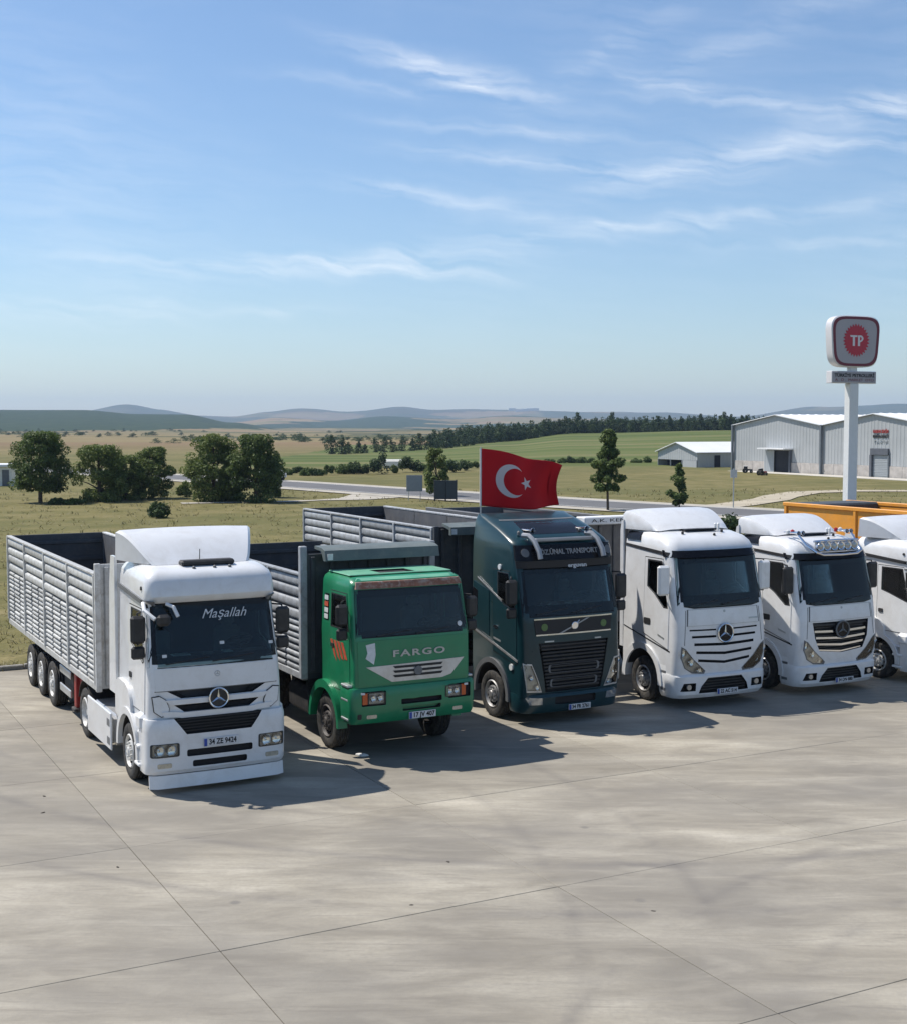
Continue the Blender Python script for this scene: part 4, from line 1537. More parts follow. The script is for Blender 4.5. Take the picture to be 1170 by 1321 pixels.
def car(px, d, rz, label):
    p = on_ground(px, d)
    t = thing('white_car', label, 'car', (p.x, p.y, land(p.x, p.y) + .09), rz)
    sk = [(-2.1, .35), (-2.1, .75), (-1.9, .9), (-1.3, .95), (-.7, 1.4), (.7, 1.42), (1.4, 1.0), (2.0, .85), (2.1, .6), (2.1, .35)]
    MB().prism(sk, 'y', -.8, .8).build('body', M['white'], t)
    for s in (-1, 1):
        MB().prism([(-1.1, .95), (-.62, 1.33), (.62, 1.33), (1.15, .98)], 'y', s * .8, s * .815).build('window', M['black_gloss'], t)
        for x in (-1.3, 1.3):
            MB().cyl((x, s * .72, .32), .32, -.12, .12, 'y', 14).build('wheel', M['rubber'], t)


car(351, 152, 2.2, 'small white car on the road behind the broad dark tree')
p = on_ground(511, 195)
bxo('white_tank', M['white_old'], None, p.x - 2.0, p.x + 2.0, p.y, p.y + 2, land(p.x, p.y), land(p.x, p.y) + 1.3, b=.3)['label'] = 'small white field tank at the hedgerow beside the tallest conifer'
bpy.data.objects['white_tank']['category'] = 'tank'

# ------------------------------------------------------------------ dry grass of the field
def grass_field():
    n = 5000
    rr = np.random.default_rng(3)
    P = []
    while len(P) < n:
        d = 27 * (130 / 27) ** (rr.uniform(0, 1))
        px = rr.uniform(-60, 1230)
        x, y = (px - 585) / 1700 * d, d
        lx = (x - O1.x) * U.x + (y - O1.y) * U.y
        ly = (x - O1.x) * V.x + (y - O1.y) * V.y
        if ly < 13.4 or (mnoise.noise(Vector((x / 3.0, y / 3.0, 1))) < -.1 and rr.uniform() < .75):
            continue
        q = Vector((x, y))
        if any((q - a).dot(b - a) > 0 and (q - a).dot(b - a) < (b - a).length_squared and abs((q - a).cross(b - a) if hasattr(q, 'cross') and False else (q.x - a.x) * (b.y - a.y) - (q.y - a.y) * (b.x - a.x)) / (b - a).length < 6.0 for a, b in zip(rd, rd[1:])):
            continue
        P.append((x, y, d))
    for _ in range(2600):
        lx, ly = rr.uniform(-12, 40), 13.33 + abs(rr.normal(0, .35))
        q = row(lx, ly)
        P.append((q.x, q.y, 60 if rr.uniform() < .25 else 25))
    P = np.array(P)
    k = 3
    base = np.repeat(P, k, axis=0)
    m_ = len(base)
    sz = .05 + base[:, 2] * .0008
    b = np.stack([base[:, 0] + rr.normal(0, .12, m_), base[:, 1] + rr.normal(0, .12, m_), np.full(m_, -.06)], 1)
    h = rr.uniform(.4, 1.4, m_) * (.09 + base[:, 2] * .0007)
    a = rr.uniform(0, 2 * np.pi, m_)
    side = np.stack([np.cos(a), np.sin(a), np.zeros(m_)], 1) * (sz * .3)[:, None]
    tip = b + np.stack([rr.normal(0, .16, m_), rr.normal(.06, .16, m_), h], 1)
    v = np.stack([b - side, b + side, tip + side * .25, tip - side * .25], 1).reshape(-1, 3)
    o = link(bpy.data.objects.new('grass', quads_mesh(v, M['grass'], 'grass')))
    tag(o, kind='stuff')


grass_field()
# ------------------------------------------------------------------ wheels
def tyre_mesh(Rt, w, rr):
    h = w / 2
    p = [(rr, -h * .8), (rr + .05, -h * .98), (Rt * .86, -h), (Rt * .95, -h * .93), (Rt * .985, -h * .80)]
    tread = []
    for a in (-.55, -.2, .2, .55):
        tread += [(Rt, a * h - .02 + .0), (Rt - .018, a * h - .008), (Rt - .018, a * h + .008), (Rt, a * h + .02)]
    p = p + tread + [(Rt * .985, h * .80), (Rt * .95, h * .93), (Rt * .86, h), (rr + .05, h * .98), (rr, h * .8)]
    return MB().lathe(p, seg=40).mesh(M['rubber'], 40, 'tyre')


def rim_mesh(rr, kind, mat):
    mb = MB()
    if kind == 'front':
        mb.lathe([(rr, .10), (rr + .012, -.13), (rr - .01, -.15), (rr - .035, -.10), (rr - .05, -.03), (rr - .09, -.045), (rr * .62, -.12), (rr * .55, -.13), (1e-3, -.13)], seg=36)
    else:
        mb.lathe([(rr, .12), (rr + .012, -.13), (rr - .012, -.15), (rr - .035, -.10), (rr - .045, .04), (rr * .75, .06), (rr * .6, .03), (rr * .5, .03), (1e-3, .03)], seg=36)
    o = mb.build('rim_tmp', mat)
    cut = MB()
    rad = rr * .73
    for k in range(10):
        a = 2 * math.pi * k / 10
        cut.cyl((0, rad * math.cos(a), rad * math.sin(a)), .027, -.2, .2, 'x', 10)
    me = o.data
    bpy.data.objects.remove(o)
    return me


def hub_mesh(rr, kind, mat):
    mb = MB()
    y0 = -.13 if kind == 'front' else .03
    top = y0 - (.05 if kind == 'front' else .13)
    mb.lathe([(rr * .36, y0), (rr * .36, y0 - .03), (rr * .27, top + .02), (rr * .2, top), (1e-3, top)], seg=20)
    for k in range(10):
        a = 2 * math.pi * k / 10
        mb.cyl((0, rr * .5 * math.cos(a), rr * .5 * math.sin(a)), .022, y0 - .035, y0 + .01, 'x', 6)
    return mb.mesh(mat, 35, 'hub')


def holes_mesh(rr, kind):  # near-black discs paint the shade of the rim holes
    mb = MB()
    for k in range(10):
        a = 2 * math.pi * (k + .5) / 10
        x = -.095 if kind == 'front' else .035
        mb.cyl((0, rr * .74 * math.cos(a), rr * .74 * math.sin(a)), .032, x - .012, x + .03, 'x', 10)
    return mb.mesh(M['dark'], 35, 'vent_hole')


WM = {}


def wheel(parent, x_out, y, side, Rt=.5, kind='front', rim='steel'):
    """x_out is the outer tyre wall; side -1 = faces -x"""
    rr = Rt * .58
    w = .30 if kind == 'front' else .56
    k = (Rt, kind, rim)
    if k not in WM:
        WM[k] = (tyre_mesh(Rt, w, rr), rim_mesh(rr, kind, M[rim]), hub_mesh(rr, kind, M[rim]), holes_mesh(rr, kind))
    t, r_, h, o_ = WM[k]
    e = bpy.data.objects.new('wheel', None)
    e.empty_display_size = .2
    e.location = (x_out - side * w / 2, y, Rt - .005)
    e.rotation_euler = (random.uniform(0, 6.2) if False else 0, 0, 0 if side < 0 else math.pi)
    link(e, parent)
    inst('tyre', t, e)
    off = -.0 if kind == 'front' else -(.28 - .15)
    ro = (random.uniform(0, 6.2), 0, 0)
    inst('rim', r_, e, (off, 0, 0), ro)
    inst('hub', h, e, (off, 0, 0), ro)
    inst('hole_shade_discs', o_, e, (off, 0, 0), ro)
    return e


# ------------------------------------------------------------------ cab kit
def cab_body(name, mat, parent, skin, z0, cavity, front_cuts, side_cuts, arch, zbot=None, extra=()):
    """front_cuts: (polygon xz, depth); cavity: (z0,z1); arch: (y, z, r)"""
    o = skin.solid(z0=z0).build(name, [mat, M['dark']], parent, 32)
    cuts = []
    if cavity:
        top = cavity[1]
        cuts.append(skin.solid(z0=cavity[0], z1=top, inset=.075, step=.3))
    if front_cuts:
        mb = MB()
        for poly, dep in front_cuts:
            ys = [skin.fy(x, z) for x, z in poly]
            mb.prism(poly, 'y', min(ys) - .5, max(ys) + dep)
        cuts.append(mb)
    if side_cuts:
        mb = MB()
        for poly in side_cuts:
            mb.prism(poly, 'x', -.4, skin.xc * 2 + .4)
        cuts.append(mb)
    if arch:
        mb = MB()
        y, z, r = arch
        pts = [(y + r * math.cos(a), z + r * math.sin(a)) for a in np.linspace(0, math.pi, 17)] + [(y - r, z - 1.2), (y + r, z - 1.2)]
        mb.prism(pts, 'x', -.4, .62)
        mb.prism(pts, 'x', 2 * skin.xc - .62, 2 * skin.xc + .4)
        cuts.append(mb)
    cuts += list(extra)
    boolean_cut(o, cuts)
    return o


def interior(parent, W_, zf, yf, dash_z):
    """seats, wheel, dashboard inside a hollow cab"""
    bxo('dashboard', M['dash'], parent, .16, W_ - .16, yf + .12, yf + .55, zf, dash_z, b=.06)
    for x in (.28, W_ - .86):
        s = bxo('seat', M['seat'], parent, x, x + .55, yf + .85, yf + 1.35, zf, zf + .45, b=.08)
        MB().box(x + .02, x + .53, yf + 1.28, yf + 1.45, zf + .45, zf + 1.12, b=.07).build('backrest', M['seat'], s)
        MB().box(x + .14, x + .41, yf + 1.29, yf + 1.42, zf + 1.13, zf + 1.33, b=.05).build('headrest', M['seat'], s)
    pts = [(.0 + .22 * math.cos(a), .22 * math.sin(a), 0) for a in np.linspace(0, 2 * math.pi, 19)]
    sw = MB().tube(pts, .018, 6)
    sw.box(-.2, .2, -.02, .02, -.02, .02)
    o = sw.build('steering_wheel', M['black'], parent)
    o.location = (W_ - .6, yf + .62, dash_z + .13)
    o.rotation_euler = (R(-35), 0, 0)
    for x, w_, c_ in ((.55, .3, 'plate'), (1.05, .22, 'trim'), (1.45, .16, 'plate')):
        bxo('dash_paper', M[c_], parent, x, x + w_, yf + .2, yf + .38, dash_z + .002, dash_z + .02, b=.004)
    for x in (.30, W_ - .42):
        MB().box(x, x + .12, yf + 1.9, yf + 1.96, zf + .3, zf + 1.6, b=.02).build('curtain', M['seat'], parent)


def three_star(parent, x, y, z, r, mat='chrome', back=None):
    ring = MB()
    n = 36
    pts = [(r * math.cos(2 * math.pi * i / n), 0, r * math.sin(2 * math.pi * i / n)) for i in range(n + 1)]
    ring.tube(pts, r * .10, 8)
    for k in range(3):
        a = math.pi / 2 + k * 2 * math.pi / 3
        d = Vector((math.cos(a), 0, math.sin(a)))
        s = Vector((-math.sin(a), 0, math.cos(a)))
        t, c = d * r * .97, Vector((0, 0, 0))
        p1, p2 = d * r * .13 + s * r * .15, d * r * .13 - s * r * .15
        up = Vector((0, -r * .12, 0))
        ring.add([c + up, p1, t, p2, d * r * .13 + up], [(0, 1, 4), (1, 2, 4), (2, 3, 4), (3, 0, 4)])
    o = ring.build('star_emblem', M[mat], parent)
    o.location = (x, y, z)
    if back:
        MB().cyl((0, 0, 0), r * .96, .005, .03, 'y', 28).build('emblem_disc', M[back], o)
    return o


def headlamp(parent, skin, poly, lens='lens', frame='black', refl=2, s=.94, off=.006):
    """a recessed lamp: backing, bowls and a clear pane; the recess itself is cut into the body"""
    h = patch('headlight', M[frame], parent, skin, inset_poly(poly, 1.05), [inset_poly(poly, s)], off=off + .002, thick=.02)
    patch('lamp_back', M['lamp_back'], h, skin, inset_poly(poly, .99), off=-.05, thick=.01)
    cx_ = sum(p[0] for p in poly) / len(poly)
    cz_ = sum(p[1] for p in poly) / len(poly)
    wd = max(p[0] for p in poly) - min(p[0] for p in poly)
    ht = max(p[1] for p in poly) - min(p[1] for p in poly)
    sg = 1 if cx_ < skin.xc else -1
    for i in range(refl):
        k = i - (refl - 1) / 2
        if wd > ht * 1.3:
            x, z, r_ = cx_ + k * wd * .43, cz_, min(wd * .21, ht * .42)
        else:
            x, z, r_ = cx_ + sg * k * wd * .36, cz_ - k * ht * .36, min(wd, ht) * .16
        y = skin.fy(x, z)
        MB().lathe([(r_, .004), (r_ * .86, .03), (r_ * .5, .042), (r_ * .2, .044), (r_ * .16, .02), (1e-3, .015)], (x, y, z), 18, 'y').build('reflector', M['chrome'], h)
    patch('lens', M['lamp_glass'], h, skin, inset_poly(poly, s + .01), off=off, thick=.004)
    return h


def plate(parent, skin, x0, x1, z0, z1, num, off=.02, y=None):
    y = (min(skin.fy(x, z) for x in (x0, x1, (x0 + x1) / 2) for z in (z0, z1)) if y is None else y) - off
    p = MB().box(x0, x1, y - .012, y, z0, z1, b=.004).build('license_plate', M['plate'], parent)
    MB().box(x0 + .006, x0 + .06, y - .015, y - .0125, z0 + .006, z1 - .006).build('blue_band', M['blue'], p)
    text('plate_number', num, (z1 - z0) * .92, ((x0 + x1) / 2 + .025, y - .0145, (z0 + z1) / 2), M['ink'], p, width=(x1 - x0) * .78, extrude=.001, bold=.004)


def wiper(parent, skin, x0, z0, x1, z1):
    n = 6
    pts = [(x0 + (x1 - x0) * i / n, skin.fy(x0 + (x1 - x0) * i / n, z0 + (z1 - z0) * i / n) - .035, z0 + (z1 - z0) * i / n) for i in range(n + 1)]
    MB().tube(pts, .012, 5).build('wiper', M['black'], parent)


def side_mirror(parent, skin, y, z0, z1, s=-1, out=.30, mat='black', w=.24, second=True):
    """arms from the cab edge carry a tall mirror, with a small wide-angle one below"""
    xe = skin.sx(y + .25, (z0 + z1) / 2, s)
    m = thing_child('mirror', parent)
    xm = xe + s * out
    a, b = sorted((xm - w / 2, xm + w / 2))
    MB().box(a, b, y - .07, y + .05, z0, z1, b=.045).build('mirror_housing', M[mat], m)
    MB().box(a + .025, b - .025, y + .05, y + .056, z0 + .03, z1 - .03).build('mirror_glass', M['chrome'], m)
    if second:
        MB().box(a + .01, b - .01, y - .05, y + .04, z0 - .27, z0 - .05, b=.035).build('wide_mirror', M[mat], m)
    ar = MB()
    for z in (z1 + .03, z0 - .02):
        ar.tube([(xe - s * .02, y + .30, z), (xm, y + .02, z), (xm, y, z + (-.06 if z > z0 else .06))], .016, 6)
    ar.tube([(xm, y + .02, z0 - .03), (xm, y + .02, z1 + .04)], .014, 6)
    ar.build('mirror_arm', M['black'], m)


def thing_child(name, parent):
    o = bpy.data.objects.new(name, None)
    o.empty_display_size = .2
    return link(o, parent)


def chassis(t, W_, y0, y1, wy, rim='steel', Rt=.5, tank=True):
    c = W_ / 2
    ch = MB()
    for s in (-1, 1):
        ch.box(c + s * .42 - .05, c + s * .42 + .05, y0, y1, .72, .98, b=.01)
    for y in np.arange(y0 + .4, y1, 1.1):
        ch.box(c - .4, c + .4, y - .05, y + .05, .76, .94)
    ch.build('chassis', M['chassis'], t)
    MB().cyl((0, wy, Rt), .11, .3, W_ - .3, 'x', 12).build('axle', M['chassis'], t)
    for s in (-1, 1):
        wheel(t, c + s * 1.23, wy, s, Rt, 'rear', rim)
        pts = [(wy + .62 * math.cos(a), .52 + .62 * math.sin(a)) for a in np.linspace(R(18), R(162), 12)]
        pts2 = [(wy + .60 * math.cos(a), .52 + .60 * math.sin(a)) for a in np.linspace(R(162), R(18), 12)]
        x0_, x1_ = sorted((c + s * .62, c + s * 1.22))
        MB().prism(pts + pts2, 'x', x0_, x1_).build('mudguard', M['black'], t)
    MB().box(c - .4, c + .4, wy - .35, wy + .45, .98, 1.12, b=.04).build('fifth_wheel', M['chassis'], t)


def seam_ring(d, sk, fc):
    """the dark rubber gap that runs round a door"""
    bb = [(v.co.y, v.co.z) for v in d.data.vertices]
    ys = [p[0] for p in bb]
    y1 = max(ys)
    zr = [p[1] for p in bb if p[0] > y1 - .01]
    z0, z1 = min(p[1] for p in bb), max(p[1] for p in bb)
    patch('door_seam', M['black'], d, sk, [(y1, min(zr)), (y1 + .018, min(zr)), (y1 + .018, z1 + .012), (y1, z1 + .012)], off=.005, thick=.008, face=fc)
    lo = [p for p in bb if abs(p[1] - min(zr)) < .01]
    yb = min(ys)
    zb = min(p[1] for p in bb if p[0] < yb + .01)
    patch('door_seam', M['black'], d, sk, [(yb, zb - .018), (y1 + .018, min(zr) - .018), (y1 + .018, min(zr)), (yb, zb)], off=.005, thick=.008, face=fc)
    y2 = min(p[0] for p in bb if p[1] > z1 - .01)
    patch('door_seam', M['black'], d, sk, [(y2, z1), (y1, z1), (y1, z1 + .018), (y2, z1 + .018)], off=.005, thick=.008, face=fc)


# ------------------------------------------------------------------ the high-roof tractor with the flat-faced bumper
def old_tractor(name, label, loc, rz, variant=0):
    W_ = 2.46
    white = M['white']
    t = thing(name, label, 'truck', loc, rz, 'trucks parked in a row')
    sk = Skin(W_ / 2, [(.55, .14, 2.2, 1.19, .12, .03), (1.28, .13, 2.2, 1.19, .12, .03), (1.75, .10, 2.2, 1.18, .14, .04), (2.17, .12, 2.2, 1.17, .16, .05), (3.19, .40, 2.2, 1.15, .16, .05),
                        (3.235, .33, 2.2, 1.155, .14, .05), (3.32, .28, 2.2, 1.155, .14, .06), (3.55, .31, 2.2, 1.145, .15, .06), (3.66, .37, 2.2, 1.12, .18, .06), (3.74, .50, 2.2, 1.05, .2, .06), (3.79, .72, 2.18, .98, .2, .06), (3.80, .95, 2.15, .9, .2, .06)])
    bsk = Skin(W_ / 2, [(.33, .07, .62, 1.23, .2, .05), (.40, .02, .62, 1.24, .2, .05), (.80, .0, .62, 1.245, .2, .05), (1.18, .0, .62, 1.245, .2, .05), (1.27, .03, .62, 1.23, .2, .05)])
    ws = [(.13, 2.2), (2.33, 2.2), (2.29, 3.15), (.17, 3.15)]
    win = [(.64, 3.04), (1.28, 3.04), (1.28, 2.44), (1.02, 2.37), (.50, 2.20), (.43, 2.24)]
    slots = [([(.60, 1.60), (1.86, 1.60), (2.10, 1.735), (.36, 1.735)], .07), ([(.66, 1.36), (1.80, 1.36), (1.98, 1.49), (.48, 1.49)], .07)]
    cab_body('cab', white, t, sk, .62, (1.45, 3.62), [(ws, .3)] + slots, [win], (1.36, .52, .63))
    interior(t, W_, 1.46, .18, 2.28)
    patch('windshield', M['glass'], t, sk, [(.09, 2.15), (2.37, 2.15), (2.345, 3.18), (.115, 3.18)], off=.006, thick=.008)
    patch('windshield_seal', M['black_gloss'], t, sk, [(.075, 2.13), (2.385, 2.13), (2.36, 3.20), (.10, 3.20)], [[(.21, 2.31), (.24, 2.98), (2.22, 2.98), (2.25, 2.31)]], off=.002, thick=.006)
    for x0, x1 in ((.35, 1.1), (1.15, 1.9)):
        wiper(t, sk, x0, 2.2, x1, 2.28)
    for s, fc in ((-1, 'left'), (1, 'right')):
        d = patch('door', white, t, sk, [(.36, 2.2), (.60, 3.09), (1.42, 3.09), (1.42, 1.35), (.36, 1.35)], [win], off=.012, thick=.012, face=fc)
        seam_ring(d, sk, fc)
        patch('door_window', M['glass_dark'], d, sk, inset_poly(win, 1.02), off=.004, thick=.006, face=fc)
        patch('window_seal', M['black'], d, sk, inset_poly(win, 1.05), [inset_poly(win, .985)], off=.016, thick=.006, face=fc)
        patch('door_handle', M['black'], d, sk, round_rect(1.22, 1.36, 1.82, 1.92, .02), off=.03, thick=.03, face=fc)
        patch('gutter', M['trim'] if variant == 0 else M['black'], t, sk, [(.34, 3.17), (2.16, 3.32), (2.16, 3.40), (.30, 3.25)], off=.03, thick=.03, face=fc)
        patch('roof_marker', M['black'], t, sk, ring_poly(.62, 3.45, .035, 12), off=.02, thick=.02, face=fc)
        # rounded lower fender with its bulge, step box
        pts = [(1.36 + .74 * math.cos(a), .52 + .76 * math.sin(a)) for a in np.linspace(R(-2), R(182), 20)]
        pts2 = [(1.36 + .635 * math.cos(a), .52 + .635 * math.sin(a)) for a in np.linspace(R(182), R(-2), 20)]
        x0_, x1_ = (-.04, .16) if s < 0 else (W_ - .16, W_ + .04)
        MB().prism(pts + pts2, 'x', x0_, x1_).build('wheel_arch', white, t)
        xb0, xb1 = (-.03, .3) if s < 0 else (W_ - .3, W_ + .03)
        MB().prism([(1.10, 1.14), (1.14, 1.44), (1.28, 1.60), (1.50, 1.68), (1.98, 1.70), (2.14, 1.62), (2.21, 1.46), (2.21, 1.06), (2.05, .98), (1.9, 1.1)], 'x', xb0 + .01, xb1 - .01).build('rear_fender', white, t)
        MB().box(xb0 - .02 if s < 0 else xb0, xb1 if s < 0 else xb1 + .02, .30, .72, 1.02, 1.36, b=.09).build('corner_bulge', white, t)
        st = MB().box(xb0 + .03 if s < 0 else xb0, xb1 if s < 0 else xb1 - .03, .58, .80, .36, 1.0, b=.03).build('step_box', M['alu'], t)
        for z in (.40, .72):
            xs0, xs1 = (xb0 - .01, xb1) if s < 0 else (xb0, xb1 + .01)
            MB().box(xs0, xs1, .52, .83, z, z + .06, b=.015).build('step', M['white_plastic'], st)
        # air fairing behind the cab
        xf0, xf1 = (.0, .05) if s < 0 else (W_ - .05, W_)
        MB().prism([(2.22, 1.35), (2.72, 1.35), (2.62, 3.3), (2.50, 3.86), (2.22, 3.86)], 'x', xf0, xf1).build('side_fairing', white, t)
        side_mirror(t, sk, .38, 2.55, 3.02, s, .13 if variant == 0 else .02, 'black', .25)
    # two-tone arms of the kerb mirror at the upper corner
    if variant == 0:
        km = thing_child('kerb_mirror', t)
        MB().tube([(.05, .42, 3.22), (.02, .22, 3.12), (.16, .08, 2.98)], .035, 8).build('arm', M['white_plastic'], km)
        MB().tube([(.42, .30, 3.20), (.50, .16, 3.16), (.56, .10, 3.0)], .032, 8).build('arm', M['white_plastic'], km)
        MB().box(.18, .42, .0, .1, 2.86, 3.06, b=.05).build('mirror_housing', M['black'], km)
    # bumper
    lower = [(.62, 1.30), (.50, 1.17), (.70, 1.02), (1.78, 1.02), (1.96, 1.17), (1.84, 1.30)]
    cab_body('bumper', white, t, bsk, .33, None, [([(.36, 1.4), (.66, 1.0), (1.80, 1.0), (2.10, 1.4)], .055), (round_rect(.66, 1.82, .615, .735, .03), .06), (round_rect(.76, 1.72, .43, .54, .03), .06), (round_rect(.06, .52, .64, .86, .03), .06), (round_rect(W_ - .52, W_ - .06, .64, .86, .03), .06)], [], (1.36, .52, .63))
    gb = MB()
    for i in range(5):
        gb.box(.50, 1.96, .045, .07, 1.04 + i * .05, 1.06 + i * .05)
    gb.build('grille', M['ink'], t)
    patch('grille_bar', white, t, sk, [(.30, 1.30), (.52, 1.29), (.60, 1.27), (1.86, 1.27), (1.94, 1.29), (2.16, 1.30), (2.2, 1.40), (1.98, 1.385), (1.86, 1.365), (.60, 1.365), (.48, 1.385), (.26, 1.40)], off=.05, thick=.06)
    patch('grille_bar', white, t, sk, [(.40, 1.505), (2.06, 1.505), (2.14, 1.59), (.32, 1.59)], off=.045, thick=.05)
    for mx_ in (0, 1):
        f = lambda p: [((W_ - a) if mx_ else a, b) for a, b in p]
        eye = f([(.10, 1.66), (.22, 1.68), (.34, 1.60), (.40, 1.44), (.38, 1.34), (.26, 1.30), (.13, 1.40)])
        patch('lamp_surround', M['black'], t, sk, eye, [inset_poly(eye, .93)], off=.02, thick=.02)
        patch('lamp_cover', M['white_plastic'], t, sk, inset_poly(eye, .91), off=.03, thick=.03)
        headlamp(t, bsk, f(round_rect(.06, .52, .64, .86, .03)), 'lens_dirty', 'black', 2)
        patch('fog_light', M['lens_dirty'], t, bsk, f(round_rect(.16, .40, .45, .53, .02)), off=.01, thick=.02)
    patch('hood', white, t, sk, [(.17, 1.75), (2.29, 1.75), (2.31, 2.12), (.15, 2.12)], off=.012, thick=.012)
    patch('hood_seam', M['trim'], t, sk, [(.15, 1.735), (2.31, 1.735), (2.31, 1.75), (.15, 1.75)], off=.004, thick=.01)
    three_star(t, W_ / 2, .03, 1.57, .165, 'chrome', 'black')
    three_star(t, W_ / 2, sk.fy(1.23, 2.0) - .016, 1.98, .045, 'silver_ink')
    plate(t, bsk, .94, 1.56, .76, .90, '34 ZE 9424', .012)
    if variant == 0:
        v = []
        lip = Skin(W_ / 2, [(.08, .01, .3, 1.22, .15, .05), (.33, .05, .3, 1.22, .15, .05)])
        patch('front_lip', white, t, lip, [(.04, .10), (W_ - .04, .10), (W_ - .04, .318), (.04, .318)], off=.0, thick=.03)
        lets = text('windshield_script', 'Maşallah', .23, (1.42, sk.fy(1.42, 2.98) - .022, 2.98), M['pale_ink'], t, width=.80, rot=(R(74), 0, 0), shear=.45, extrude=.001)
        for k, (x, z) in enumerate(((.34, 2.33), (1.35, 2.49), (2.24, 2.43))):
            patch('sticker', M['decal_white'], t, sk, round_rect(x - .04, x + .04, z - .025, z + .025, .01), off=.013, thick=.003)
    MB().tube([(1.2, .95, 3.78), (1.2, .93, 4.05)], .008, 5).build('antenna', M['black'], t)
    MB().box(.80, 1.75, .66, .9, 3.78, 3.88, b=.03).build('roof_hatch', M['black'], t)
    for x in (.98, 1.35, 1.62):
        MB().lathe([(.03, 0), (.03, .04), (1e-3, .06)], (x, .56, 3.74), 10, 'z').build('marker_lamp', M['trim'], t)
    # roof deflector: narrow at the front foot, wide at the rear top
    A = [(.36, .92, 3.80), (2.10, .92, 3.80), (2.44, 2.1, 3.84), (.02, 2.1, 3.84)]
    n = 8
    v, f = [], []
    rows = []
    for i in range(n + 1):
        q = i / n
        z = 3.80 + .55 * math.sin(q * math.pi / 2 * .92) / math.sin(math.pi / 2 * .92)
        y = .92 + 1.02 * q
        hw = .87 + (1.25 - .87) * q ** .8
        row_ = [(1.23 - hw, y + .10, 3.80 + .02 * q), (1.23 - hw, y + .05, z - .04 * q), (1.23 - hw + .06, y, z)] + [(1.23 + hw * k, y - .05 * (1 - k * k), z + .03 * (1 - k * k) * q) for k in (-.6, -.2, .2, .6)] + \
               [(1.23 + hw - .06, y, z), (1.23 + hw, y + .05, z - .04 * q), (1.23 + hw, y + .10, 3.80 + .02 * q)]
        rows.append(row_)
    m_ = len(rows[0])
    v = [p for r_ in rows for p in r_]
    f = [(i * m_ + j, i * m_ + j + 1, (i + 1) * m_ + j + 1, (i + 1) * m_ + j) for i in range(n) for j in range(m_ - 1)]
    f.append(tuple(n * m_ + j for j in range(m_)))
    f.append(tuple(reversed([j for j in range(m_)])))
    f += [(i * m_, (i + 1) * m_, (i + 1) * m_ + m_ - 1, i * m_ + m_ - 1) for i in range(n)]
    MB().add(v, f).build('roof_deflector', white, t, 30)
    # chassis and wheels
    chassis(t, W_, .4, 5.9, 4.9, 'rim_white')
    for s in (-1, 1):
        wheel(t, W_ / 2 + s * 1.225, 1.36, s, .5, 'front', 'rim_white')
        x0_, x1_ = (-.06, -.02) if s < 0 else (W_ + .02, W_ + .06)
        sp_ = MB().box(x0_, x1_, 2.45, 4.35, .26, .96, b=.03).build('side_skirt', white, t)
        for z in (.42, .76):
            xa, xb = (x0_ - .006, x0_ + .02) if s < 0 else (x1_ - .02, x1_ + .006)
            MB().box(xa, xb, 2.52, 2.72, z - .07, z + .07, b=.004).build('vent', M['trim'], sp_)
        MB().box(*((.0, .55) if s < 0 else (W_ - .55, W_)), 2.5, 4.2, .32, .9, b=.08).build('fuel_tank', M['alu'], t)
    for i in range(6):
        pass
    hoses = MB()
    for k in range(4):
        hoses.tube([(.9 + k * .18, 2.3, 1.7), (.9 + k * .18, 2.7, 1.15 + .05 * k), (.95 + k * .15, 3.3, 1.3), (1.0 + k * .12, 3.85, 1.6)], .02, 5)
    hoses.build('air_hose', M['redlens'], t)
    return t


# ------------------------------------------------------------------ slatted bodies
SL = {}


def slat_mesh(L, h, d, mat):
    """one bulged plank along y, outer face towards -x"""
    k = (round(L, 2), round(h, 3), round(d, 3), mat)
    if k not in SL:
        prof = [(0, -h / 2), (-d * .8, -h * .40), (-d, -h * .26), (-d, h * .26), (-d * .8, h * .40), (0, h / 2)]
        SL[k] = MB().prism([(x, z) for x, z in prof], 'y', 0, L).mesh(M[mat], 50, 'slat')
    return SL[k]


